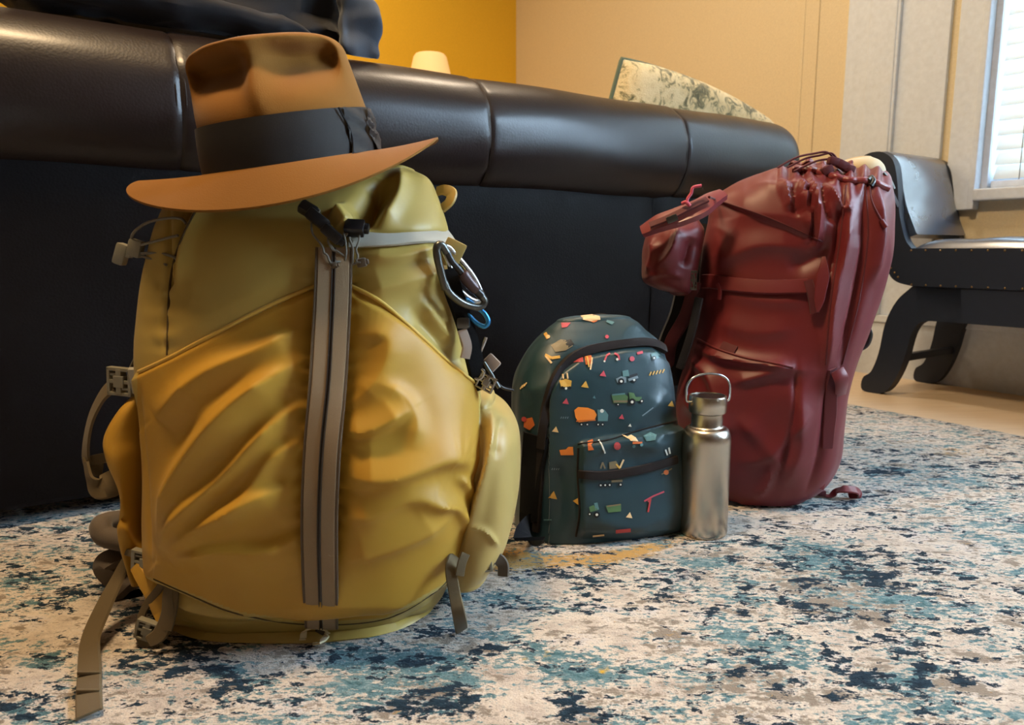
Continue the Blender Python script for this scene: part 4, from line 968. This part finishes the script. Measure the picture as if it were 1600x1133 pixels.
for i in range(5): line('yellow', [(1014+i*5, 587-i), (1017+i*5, 581-i)], 1.0)
for i in range(3): line('cream', [(814+i*3, 608-i*2), (818+i*3, 602-i*2)], 0.9)
for i in range(4): line('grey', [(876+i*3.4, 654), (877.5+i*3.4, 651)], 0.7); line('grey', [(862+i*3.4, 734), (863.5+i*3.4, 731)], 0.7)
line('grey', [(1003, 650), (1020, 637)], 0.8)
# pocket prints
decal('dorange', [(918, 690), (926, 687), (927, 692), (923, 696), (928, 703), (919, 704)]); line('white', [(935, 688), (940, 695), (945, 708)], 1.2); disc('red', 964, 697, 5.5)
decal('cream', [(980, 683), (986, 680), (993, 684), (997, 690), (985, 689)]); line('cream', [(972, 680), (983, 686)], 1.1); line('dorange', [(988, 692), (1003, 692)], 1.6); disc('lteal', 990, 697, 2.4); disc('lteal', 1002, 695, 2.4)
decal('lteal', [(1005, 682), (1016, 676), (1026, 680), (1024, 688), (1010, 690)]); decal('orange', [(874, 703), (884, 702), (888, 698), (895, 698), (896, 711), (876, 711)])
decal('olive', [(951, 722), (962, 720), (969, 731), (952, 733)]); line('olive', [(938, 732), (941, 722), (945, 732)], 1.2); line('cream', [(968, 731), (974, 718)], 1.4); line('yellow', [(962, 725), (968, 732)], 1.2, .0016)
line('white', [(1039, 702), (1042, 711)], 1.3); line('white', [(1044, 699), (1046, 709)], 1.3); line('olive', [(955, 752), (972, 751)], 1.8)
for x in (938, 945, 952, 969): wheel(x, 758-0.03*(x-938), 3.5)
disc('dorange', 1040, 738, 4); line('olive', [(1033, 741), (1049, 732)], 1)
decal('green', [(946, 790), (970, 787), (970, 799), (950, 801)]); line('olive', [(948, 791), (969, 788)], 1.2, .0016); decal('green', [(920, 792), (927, 789), (934, 797), (922, 800)]); decal('lteal', [(928, 786), (933, 785), (936, 796), (930, 797)]); wheel(932, 804, 5); wheel(921, 803, 3)
line('pink', [(1006, 783), (1020, 775), (1037, 768)], 1.3); line('red', [(1012, 784), (1016, 779), (1012, 800)], 1.4)
line('red', [(962, 830), (985, 828)], 2.5); line('cream', [(926, 837), (944, 835)], 1.3); line('lteal', [(850, 812), (862, 812)], 1.0); decal('dorange', [(820, 655), (832, 652), (836, 664), (828, 672), (819, 667)]); disc('red', 820, 655, 4, .0016)
for c_, vfs in prints.items():
    Vp, Fp = merge(*vfs); mk('printed_motifs', Vp, Fp, PM[c_], kp, smooth=False, kind='stuff')

# ================================================================ BURGUNDY PACK
RC = 1.29
rp = thing('hiking_backpack', 'tall burgundy hiking backpack standing behind the steel bottle', 'backpack', (float(atY(1190, 700, RC).x), RC, 0))
def R_disp(px, py, G, face):
    d = 0
    for poly, w, h, sk in [([(1125, 345), (1190, 335), (1260, 345), (1290, 380)], 22, .006, 1.5), ([(1110, 420), (1180, 385), (1260, 385)], 24, .009, 1.7), ([(1230, 420), (1275, 400), (1300, 370)], 14, -.008, 1), ([(1110, 455), (1200, 470), (1270, 470)], 14, .004, 1.2),
        ([(1250, 275), (1262, 320), (1266, 370)], 6, .014, 1), ([(1268, 272), (1278, 330), (1275, 390)], 6, .015, 1), ([(1258, 280), (1268, 330), (1270, 385)], 4, -.012, 1), ([(1284, 275), (1292, 330), (1310, 350)], 5, -.010, 1), ([(1238, 290), (1245, 340)], 6, -.010, 1), ([(1225, 285), (1238, 330)], 7, .010, 1), ([(1290, 285), (1318, 325), (1325, 310)], 5, .009, 1), ([(1330, 290), (1320, 380), (1300, 480), (1290, 600)], 9, .009, 1.2), ([(1352, 285), (1352, 380), (1335, 480), (1310, 580)], 7, -.010, 1), ([(1372, 290), (1374, 380), (1360, 450)], 9, .008, 1), ([(1318, 300), (1306, 400), (1292, 440)], 6, -.010, 1),
        ([(1130, 355), (1128, 365)], 10, 0.0, 1), ([(1170, 290), (1230, 300), (1300, 340)], 16, .006, 1.3), ([(1190, 275), (1240, 262), (1290, 258)], 10, .006, 1.2),
        ([(1112, 500), (1180, 520), (1250, 510)], 20, .005, 1.4), ([(1085, 540), (1130, 560), (1200, 570), (1260, 580)], 9, .010, 1.6), ([(1140, 600), (1180, 590), (1235, 575)], 10, .008, 1.4), ([(1080, 560), (1110, 590), (1125, 640)], 9, .008, 1.3), ([(1150, 650), (1190, 690), (1230, 740)], 14, .007, 1.3), ([(1240, 600), (1250, 690), (1225, 760)], 16, .008, 1.2), ([(1150, 720), (1200, 710), (1270, 640)], 12, .006, 1.4), ([(1180, 780), (1200, 750), (1205, 720)], 8, .007, 1), ([(1245, 560), (1238, 660), (1210, 760)], 5, -.006, 1), ([(1300, 580), (1285, 700), (1260, 770)], 8, -.007, 1), ([(1070, 620), (1110, 660), (1150, 670)], 12, .007, 1.3), ([(1060, 680), (1100, 690), (1140, 680)], 6, -.008, 1)]:
        if h: d = d+ridge(px, py, poly, w, h*1.2, 0.1, 0.1, sk)
    d = d+0.004*np.sin(px/3.4+py/40.0)*np.clip((310-py)/40, 0, 1)*(px > 1215)
    d = d-0.006*np.clip((py-np.interp(px, [1105, 1180, 1262], [305, 335, 368]))/4, 0, 1)*(px < 1262)*np.clip((400-py)/60, 0, 1)
    return d*face+0.004*wob(G, 2.0, 33, 4)+0.0045*rumple(G, 4.5, 35, (1, 1, .7))*face
rrows = [(262, 1232, 1378, 1.25, 1.36), (272, 1180, 1388, 1.22, 1.38), (290, 1140, 1395, 1.19, 1.40), (315, 1112, 1399, 1.17, 1.41), (350, 1106, 1400, 1.16, 1.42), (400, 1099, 1396, 1.155, 1.42), (450, 1094, 1382, 1.15, 1.42), (500, 1089, 1363, 1.145, 1.42), (550, 1078, 1342, 1.14, 1.42), (600, 1062, 1328, 1.135, 1.42), (650, 1056, 1322, 1.135, 1.42), (700, 1062, 1314, 1.14, 1.41), (735, 1080, 1292, 1.15, 1.40), (752, 1100, 1265, 1.16, 1.39)]
GRd = bag(rrows, RC, n=260, m=380, ex=2.7, yaw=math.radians(-16), capt=0.008, capb=0.010, disp=R_disp)
VRd = gmesh(GRd); VRd[0][:, 2] -= VRd[0][:, 2].min(); mk('body', *VRd, 'red', rp); SR = Surf(VRd)
# drawstring collar, beige lining showing
mk('collar', *on_tube(SR, [(1240, 266), (1262, 265), (1290, 272), (1325, 282), (1360, 284), (1388, 296)], 0.006, 0.000, 40, m=10), 'red_shiny', rp)
mk('inner_bag', *gmesh(bag([(249, 1318, 1362, 1.26, 1.34), (256, 1292, 1376, 1.24, 1.36), (268, 1280, 1384, 1.23, 1.37), (285, 1280, 1384, 1.23, 1.37)], 1.30, n=24, m=60, ex=2.2, capt=.003, capb=.002)), 'beige_bag', rp)
for q in ([(1215, 262), (1245, 246), (1272, 240), (1292, 238), (1306, 250)], [(1230, 262), (1258, 248), (1280, 243), (1300, 240), (1312, 256)], [(1240, 268), (1275, 252), (1300, 248)]):
    mk('draw_cord', *tube([P3(x, y, 1.215) for x, y in q], 0.0017, 8, n=30), 'red_dark', rp)
for x, y, a in ((1302, 252, .2), (1316, 258, .5), (1326, 264, .3), (1292, 266, -.5)):
    mk('cord_lock', *box(P3(x, y, 1.205), (1, 0, -a), (0, 1, 0), (a, 0, 1), 0.017, 0.013, 0.012, 0.003), 'red_dark', rp)
mk('cord_lock', *on_tube(SR, [(1352, 284), (1360, 280), (1366, 286), (1360, 294)], 0.004, 0.004, 12), 'black_plastic', rp)
mk('draw_cord', *on_tube(SR, [(1358, 290), (1360, 310), (1366, 325), (1374, 340), (1380, 352)], 0.0013, 0.004, 20), 'red_dark', rp)
mk('cord_end', *on_tube(SR, [(1376, 345), (1382, 356)], 0.0042, 0.004, 6), 'red', rp)
mk('top_strap', *strip([P3(1370, 283, 1.21), P3(1384, 292, 1.205), P3(1394, 305, 1.21), P3(1402, 322, 1.22)], np.array([(.3, -.9, .5)]*4), 0.012, 0.004, 24), 'redblack', rp)
mk('top_buckle', *strip([P3(1381, 270, 1.22), P3(1391, 282, 1.215), P3(1397, 295, 1.215)], np.array([(.5, -.8, .5)]*3), 0.006, 0.003, 12), 'dark_alu', rp)
# seam, side compression strap, pocket edge, webbing
mk('lid_seam', *on_tube(SR, [(1108, 308), (1150, 322), (1200, 340), (1262, 367), (1285, 378)], 0.0016, 0, 40), 'red_dark', rp)
mk('side_zip', *on_tube(SR, [(1322, 290), (1312, 380), (1298, 470), (1290, 570)], 0.0016, 0, 40), 'red_dark', rp)
mk('side_zip', *on_tube(SR, [(1352, 290), (1356, 370), (1342, 470), (1316, 570)], 0.0014, 0, 40), 'red_dark', rp)
mk('compression_strap', *on_strip(SR, [(1102, 440), (1116, 440), (1150, 446), (1200, 450), (1262, 448)], 0.024, 0.004, 0.006, 34, k=6), 'red', rp)
mk('compression_strap', *on_strip(SR, [(1262, 440), (1268, 465), (1272, 490)], 0.014, 0.004, 0.008, 14), 'red_dark', rp)
mk('strap_wing', *on_strip(SR, [(1288, 405), (1284, 435), (1278, 470), (1276, 488)], 0.020, 0.003, 0.010, 18, ws=[.3, 1, .8, .2]), 'red', rp)
mk('strap_end', *on_strip(SR, [(1127, 445), (1131, 456), (1130, 468)], 0.006, 0.003, 0.010, 10), 'red_shiny', rp)
buckle(P3(1084, 438, 1.17), (1, -.2, 0), (0, 0, 1), 0.010, 0.030, 0.006, 'dark_alu', rp, 'side_buckle')
mk('pocket_edge', *on_tube(SR, [(1090, 530), (1120, 545), (1160, 558), (1200, 566), (1238, 574)], 0.0022, 0.0005, 40), 'red', rp)
mk('pocket_badge', *on_strip(SR, [(1128, 540), (1150, 548)], 0.015, 0.002, 0.002, 8), 'red_dark', rp)
mk('side_webbing', *on_strip(SR, [(1298, 575), (1296, 640), (1291, 700)], 0.022, 0.003, 0.004, 26, ws=[.8, 1, .8]), 'red_dark', rp)
wb = [SR.hit(1300, 575, .01)[0], SR.hit(1308, 600, .012)[0], P3(1306, 650, 1.19), P3(1298, 700, 1.175), P3(1288, 745, 1.16), P3(1283, 765, 1.155)]
mk('webbing_loop', *strip(wb, np.array([(.2, -1, .1)]*6), 0.018, 0.002, 50, ws=[1.3, 1.5, 1.5, 1.1, .6, .5]), 'red', rp)
fl = [np.array(onfloor(x, y, z)) for x, y, z in ((1262, 771, .006), (1283, 773, .004), (1297, 775, .004), (1306, 768, .012), (1318, 764, .020), (1338, 766, .018), (1342, 774, .006), (1326, 776, .003))]
mk('floor_strap', *strip(fl, np.array([(0, -.3, 1), (0, -.3, 1), (-.3, -.3, 1), (-.5, -.3, 1), (0, -.5, 1), (.8, -.4, .6), (.4, -.9, .2), (0, -.8, .5)]), 0.016, 0.002, 60, ws=[.3, .4, .6, 1, 1.1, 1.1, 1, .8]), 'red_shiny', rp)
mk('floor_buckle', *box(np.array(onfloor(1283, 770, .008)), (1, 0, 0), (0, 1, 0), (0, 0, 1), 0.014, 0.012, 0.010, 0.003), 'red_dark', rp)
mk('ice_loop', *strip([P3(1312, 585, 1.19), P3(1322, 600, 1.19), P3(1318, 640, 1.19), P3(1310, 655, 1.19)], np.array([(.4, -.9, 0)]*4), 0.012, 0.002, 20), 'red_shiny', rp)
# lid pocket sagging to the left, harness
GLd = bag([(345, 1040, 1095, 1.22, 1.30), (360, 1012, 1102, 1.20, 1.32), (385, 1003, 1100, 1.19, 1.33), (410, 1002, 1096, 1.185, 1.33), (440, 1004, 1090, 1.19, 1.33), (453, 1025, 1085, 1.20, 1.32), (458, 1045, 1080, 1.21, 1.31)], 1.27, n=80, m=150, ex=2.3, capt=.02, capb=.006,
          disp=pocket_disp([([(1020, 370), (1022, 400), (1012, 430)], 8, .010, 1), ([(1060, 350), (1050, 390), (1025, 425)], 9, .012, 1.4), ([(1085, 370), (1070, 420)], 10, -.010, 1), ([(1005, 436), (1040, 428), (1070, 436)], 6, .006, 1.4)], 41, .004))
lpk = mk('lid_pocket', *gmesh(GLd), 'red', rp)
mk('lid_flap', *strip([P3(1003, 362, 1.185), P3(1030, 348, 1.175), P3(1060, 338, 1.17), P3(1090, 326, 1.17), P3(1112, 312, 1.18), P3(1130, 303, 1.19)], np.array([(-.2, -.75, .7)]*6), 0.034, 0.008, 50, ws=[.6, 1, 1.1, 1.1, .9, .6]), 'red_shiny', lpk)
mk('lid_webbing', *strip([P3(1015, 352, 1.165), P3(1045, 340, 1.16), P3(1075, 325, 1.16), P3(1105, 311, 1.165)], np.array([(-.2, -.75, .7)]*4), 0.012, 0.003, 30), 'red_dark', lpk)
mk('lid_buckle', *box(P3(1050, 342, 1.155), (1, 0, .4), (0, 1, 0), (-.4, 0, 1), 0.016, 0.006, 0.010, 0.002), 'dark_alu', lpk)
mk('cord_loop', *tube([P3(1066, 318, 1.16), P3(1072, 316, 1.155), P3(1078, 322, 1.155)], 0.003, 8, n=12), 'pink_cord', lpk)
mk('cord_loop', *tube([P3(1076, 322, 1.155), P3(1074, 312, 1.155), P3(1080, 302, 1.155), P3(1083, 293, 1.155), P3(1096, 290, 1.155)], 0.0024, 8, n=24), 'pink_cord', lpk)
mk('harness', *strip([P3(1098, 350, 1.34), P3(1085, 420, 1.34), P3(1070, 490, 1.34), P3(1050, 545, 1.33), P3(1050, 600, 1.33)], np.array([(-.3, -1, 0)]*5), 0.055, 0.02, 50), 'redblack', rp)
mk('shoulder_strap', *strip([P3(1085, 440, 1.22), P3(1072, 490, 1.22), P3(1048, 535, 1.23), P3(1042, 570, 1.25)], np.array([(-.4, -1, 0)]*4), 0.022, 0.012, 34), 'red_dark', rp)
mk('shoulder_strap', *strip([P3(1092, 465, 1.20), P3(1080, 520, 1.20), P3(1062, 575, 1.21)], np.array([(-.4, -1, 0)]*3), 0.014, 0.010, 34), 'redblack', rp)
mk('hip_belt', *tube([P3(1110, 782, 1.21), P3(1140, 788, 1.19), P3(1170, 780, 1.19), P3(1190, 770, 1.22)], 0.014, 12, n=24), 'redblack', rp)
ck = thing('carabiner', 'black and wire carabiner hanging at the right edge of the burgundy backpack', 'carabiner', tuple(P3(1350, 520, 1.30)))
mk('wire_gate', *tube([P3(x, y, 1.30) for x, y in ((1346, 520), (1349, 500), (1352, 486), (1358, 486), (1359, 505), (1358, 520))], 0.0017, 8, n=30), 'dark_alu', ck)
mk('hook', *tube([P3(x, y, 1.30) for x, y in ((1356, 514), (1359, 524), (1354, 538), (1344, 544), (1336, 540), (1335, 530))], 0.0052, 12, n=30), 'black_plastic', ck)

# ================================================================ BENCH
bf = onfloor(1360, 614, -.008); E1 = -W; E2 = U                     # along its length, and front to back
bn = thing('bench', 'black scroll-arm leather bench with nail trim below the window', 'bench', (bf.x, bf.y, -0.008))
def PF(x, y): return Vector(onplane(x, y, bf, E2))
def ext(poly, depth, off=0.0): return prism([p+E2*off for p in poly], E2*depth)
def spx(pts, n): return [PF(x, y) for x, y in spline(pts, n)]
outer = [(1348, 244), (1362, 238), (1380, 238), (1396, 252), (1402, 285), (1405, 330), (1414, 372), (1424, 388)]
lower = [(1424, 447), (1400, 440), (1388, 425), (1384, 395), (1392, 350), (1390, 300), (1380, 265), (1366, 254), (1350, 252)]
c1_ = spx(outer, 40); c2_ = spx(lower, 40); BL = 1.05
def along(p, d): return p+E1*d
e_top = PF(1424, 388); e_bot = PF(1424, 447); zt, zb = e_top.z, e_bot.z
rt = along(e_top, BL); rb_ = along(e_bot, BL); rb_.z = zb; rt.z = zt
mid = e_top+E1*BL/2
def mirror(p): d = (p-mid).dot(E1); q = p-E1*2*d; return q
profile = c1_+[mirror(p) for p in c1_[::-1]]+[mirror(p) for p in c2_[::-1]]+c2_
BD = 0.345
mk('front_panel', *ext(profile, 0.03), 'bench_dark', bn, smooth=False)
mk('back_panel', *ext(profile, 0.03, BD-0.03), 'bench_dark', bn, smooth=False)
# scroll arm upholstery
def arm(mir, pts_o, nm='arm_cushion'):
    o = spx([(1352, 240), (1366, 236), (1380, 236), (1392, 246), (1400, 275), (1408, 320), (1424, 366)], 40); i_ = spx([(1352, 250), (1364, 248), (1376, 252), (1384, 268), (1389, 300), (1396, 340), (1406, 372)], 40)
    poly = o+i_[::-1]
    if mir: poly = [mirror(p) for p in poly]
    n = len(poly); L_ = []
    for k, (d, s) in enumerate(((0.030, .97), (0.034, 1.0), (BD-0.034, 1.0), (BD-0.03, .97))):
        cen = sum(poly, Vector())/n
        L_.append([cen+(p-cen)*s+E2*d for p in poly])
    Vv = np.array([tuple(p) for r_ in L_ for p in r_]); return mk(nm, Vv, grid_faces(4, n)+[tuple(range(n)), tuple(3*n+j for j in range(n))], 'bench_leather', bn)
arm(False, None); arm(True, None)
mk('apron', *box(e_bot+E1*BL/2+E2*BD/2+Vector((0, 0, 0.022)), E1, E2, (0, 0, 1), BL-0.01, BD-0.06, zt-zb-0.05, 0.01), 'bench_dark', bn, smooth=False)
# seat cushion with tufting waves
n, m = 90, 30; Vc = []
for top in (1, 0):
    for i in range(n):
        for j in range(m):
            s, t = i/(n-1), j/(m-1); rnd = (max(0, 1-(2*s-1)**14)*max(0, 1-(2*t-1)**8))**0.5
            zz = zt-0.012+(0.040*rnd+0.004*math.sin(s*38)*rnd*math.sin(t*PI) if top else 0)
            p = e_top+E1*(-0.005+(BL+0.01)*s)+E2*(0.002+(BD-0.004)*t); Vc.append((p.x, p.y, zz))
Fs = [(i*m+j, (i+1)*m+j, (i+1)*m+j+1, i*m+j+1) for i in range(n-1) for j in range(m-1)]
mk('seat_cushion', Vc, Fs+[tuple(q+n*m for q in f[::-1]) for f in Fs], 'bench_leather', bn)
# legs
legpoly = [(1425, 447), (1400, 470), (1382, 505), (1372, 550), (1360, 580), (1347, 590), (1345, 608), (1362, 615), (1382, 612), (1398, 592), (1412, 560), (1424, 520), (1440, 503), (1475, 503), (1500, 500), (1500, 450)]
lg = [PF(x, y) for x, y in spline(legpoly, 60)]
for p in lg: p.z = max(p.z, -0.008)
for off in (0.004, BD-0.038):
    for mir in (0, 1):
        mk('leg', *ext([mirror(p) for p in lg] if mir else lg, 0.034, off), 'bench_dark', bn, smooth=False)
mk('rail', *ext([PF(1430, 448), PF(1430, 500)]+[Vector((rb_.x, rb_.y, PF(1430, 500).z)), Vector((rb_.x, rb_.y, zb))], 0.028, 0.004), 'bench_dark', bn, smooth=False)
sm_ = (PF(1398, 558)+PF(1404, 562))/2
for mir in (0, 1):
    s_ = mirror(sm_) if mir else sm_
    mk('stretcher', *box(s_+E2*BD/2, E2, E1, (0, 0, 1), BD-0.03, 0.022, 0.022, 0.003), 'bench_dark', bn, smooth=False)
nl = []
for i in range(26): nl.append(e_bot+E1*(0.0+i*0.040)+Vector((0, 0, 0.004)))
for x, y in spline([(1399, 436), (1388, 422)], 3): nl.append(PF(x+4, y-3))
for i in range(26): nl.append(e_top+E1*(0.0+i*0.040)+Vector((0, 0, -0.006)))
nails = [lathe([(0.0032, 0), (0.0028, 0.0012), (0.001, 0.0022)], (0, 0, 0), 8) for _ in nl]
parts_ = []
for p, (Vn, Fn) in zip(nl, nails):
    q = np.stack([Vn[:, 0]*E1.x-Vn[:, 2]*E2.x, Vn[:, 0]*E1.y-Vn[:, 2]*E2.y, Vn[:, 1]], 1)+np.array(p); parts_.append((q, Fn))
mk('nail_trim', *merge(*parts_), 'nail', bn, kind='stuff')
